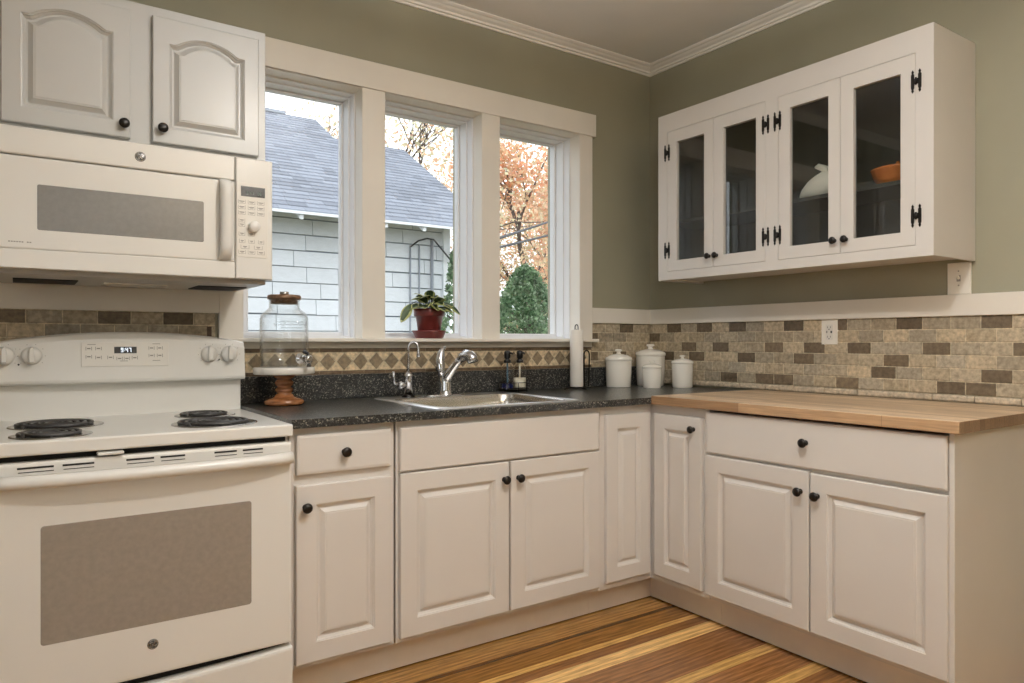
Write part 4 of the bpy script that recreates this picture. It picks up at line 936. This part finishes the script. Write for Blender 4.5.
YE = [(.82, .74, .50), (.72, .68, .46), (.86, .70, .50), (.64, .63, .44)]
tree(11.3, 16.5, 11.0, 1.0, 21, 'orange maple seen through the right window', OR, 15000, .085)
tree(14.6, 20.5, 11.5, 1.0, 8, 'orange and yellow maple behind the orange maple', OR + YE, 11000, .075)
tree(8.4, 19.0, 12.5, 1.0, 33, 'sparse pale yellow tree behind the house roof', YE + OR[:2], 5200, .065)
tree(10.4, 23.5, 13.5, 1.0, 14, 'half bare tree far behind the house', YE + OR[1:3], 6000, .07)
tree(17.5, 15.5, 10.0, 1.0, 5, 'yellow tree at the right end of the yard', YE + OR[:2], 8000, .08)
tree(20.0, 27.0, 13.0, 1.0, 52, 'tall autumn tree at the back of the yard', YE + OR, 8000, .11)
tree(13.0, 28.0, 13.0, 1.0, 71, 'tall orange tree far beyond the maples', OR + YE[:2], 9000, .11)
# evergreen bush
def bush(name, x, y, r0, h, seed, label, cols, n, s_, cat='bush', zb=GZ, group=None):
    r = random.Random(seed); t = thing(name, (x, y, zb), label, cat, group); lf = MB(); st_ = MB()
    st_.tube([(x, y, zb), (x + .02, y, zb + h * .4), (x, y, zb + h * .8)], [.06 * r0, .045 * r0, .02 * r0], 8)
    for k in range(26):
        a = r.uniform(0, 2 * PI); z0 = zb + h * r.uniform(.1, .75); q = r0 * r.uniform(.5, .85) * (1 - .6 * (z0 - zb) / h); st_.tube([(x, y, z0), (x + q * math.cos(a), y + q * math.sin(a), z0 + q * .5)], .012, 5)
    for i in range(n):
        tt = r.random() ** .8; rad = r0 * (1 - tt ** 1.7) ** .6 * (.55 + .5 * math.sqrt(r.random())) * (1 + .16 * math.sin(9 * tt + seed)); a = r.uniform(0, 2 * PI)
        rad *= 1 + .16 * math.sin(3 * a + 5 * tt) + .12 * math.sin(7 * a + 3 * tt)
        c = r.choice(cols); k = r.uniform(.7, 1.25); scatter_leaf(lf, Vector((x + rad * math.cos(a), y + rad * math.sin(a), zb + h * tt + r.gauss(0, .05))), s_ * r.uniform(.6, 1.3), tuple(q * k for q in c), r)
    st_.build('stems', 'bark', t); lf.build('foliage', 'leaf', t, fix=False)
GR = [(.20, .32, .17), (.28, .41, .23), (.11, .20, .10), (.42, .53, .36)]
bush('evergreen_bush', 5.35, 8.6, 1.15, 3.35, 3, 'dark green evergreen bush low in the right window', GR, 15000, .045)
bush('shrub', 2.07, 5.72, .30, 3.15, 9, 'green climbing shrub at the corner of the neighbour house', GR, 1500, .045)
bush('yellow_shrub', 8.2, 9.6, .9, 2.1, 12, 'yellowing shrub to the right of the evergreen bush', [(.35, .33, .14), (.50, .42, .20), (.25, .30, .12)], 3000, .06)
# clipped hedge along the back of the yard
t = thing('hedge', (14, 25, GZ), 'long leafy hedge along the back of the yard', 'hedge'); lf = MB(); st_ = MB(); rg = random.Random(77)
for i in range(9000):
    x = rg.uniform(0, 34); h = 2.9 + .5 * math.sin(x * .9) + .3 * math.sin(x * 2.3); scatter_leaf(lf, Vector((x, 24.6 + rg.gauss(0, .5), GZ + h * math.sqrt(rg.random()))), .16, tuple(q * rg.uniform(.7, 1.2) for q in rg.choice(GR[:2] + YE + OR[:1])), rg)
for k in range(30): st_.tube([(1.1 * k + .5, 24.8, GZ), (1.1 * k + .6, 24.9, GZ + 2.2)], .05, 6)
st_.build('stems', 'bark', t); lf.build('foliage', 'leaf', t, fix=False)
# service cables from the house corner to a pole
for z0, z1, lab in ((2.44, 5.53, 'upper black cable crossing in front of the orange maple'), (2.36, 4.98, 'lower black cable crossing in front of the orange maple')):
    pts = [Vector((2.25 + 10.0 * k / 14, 6.0 + 8.3 * k / 14, z0 + (z1 - z0) * k / 14 - .04 * math.sin(PI * k / 14))) for k in range(15)]
    tag(MB().tube(pts, .024, 6).build('overhead_cable', 'cable_black', base=tuple(pts[0])), lab, 'cable', 'overhead cables')
t = thing('utility_pole', (12.35, 14.38, GZ), 'wooden utility pole carrying the two cables', 'utility pole')
MB().tube([(12.35, 14.38, GZ), (12.35, 14.38, 6.5)], [.14, .11], 12).build('post', 'bark', t); MB().box(11.6, 13.1, 14.30, 14.40, 5.48, 5.58).build('crossarm', 'bark', t)

# ------------------------------------------------------------------ sky, camera, colour
w = bpy.data.worlds.new('World'); S.world = w; w.use_nodes = True; nt = w.node_tree; nt.nodes.clear()
o = nt.nodes.new('ShaderNodeOutputWorld'); b = nt.nodes.new('ShaderNodeBackground'); b.inputs[0].default_value = (.93, .97, 1.0, 1); b.inputs[1].default_value = 3.3
L(nt, b.outputs[0], o.inputs[0])
cam = bpy.data.cameras.new('Camera'); co = bpy.data.objects.new('Camera', cam); COL.objects.link(co)
co.location = (-2.9077, -2.8513, 1.1585); co.rotation_euler = (PI / 2, 0, -math.radians(34.7386))
cam.sensor_width = 36; cam.lens = 715.78 / 1024 * 36; cam.clip_start = .02; cam.clip_end = 300
S.camera = co
S.view_settings.view_transform = 'Standard'; S.view_settings.look = 'None'; S.view_settings.gamma = 1; S.view_settings.use_curve_mapping = False
S.view_settings.exposure = -0.42
S.cycles.max_bounces = 10; S.cycles.transparent_max_bounces = 24; S.cycles.diffuse_bounces = 6
S.cycles.sample_clamp_indirect = 6; S.cycles.caustics_reflective = False; S.cycles.caustics_refractive = False
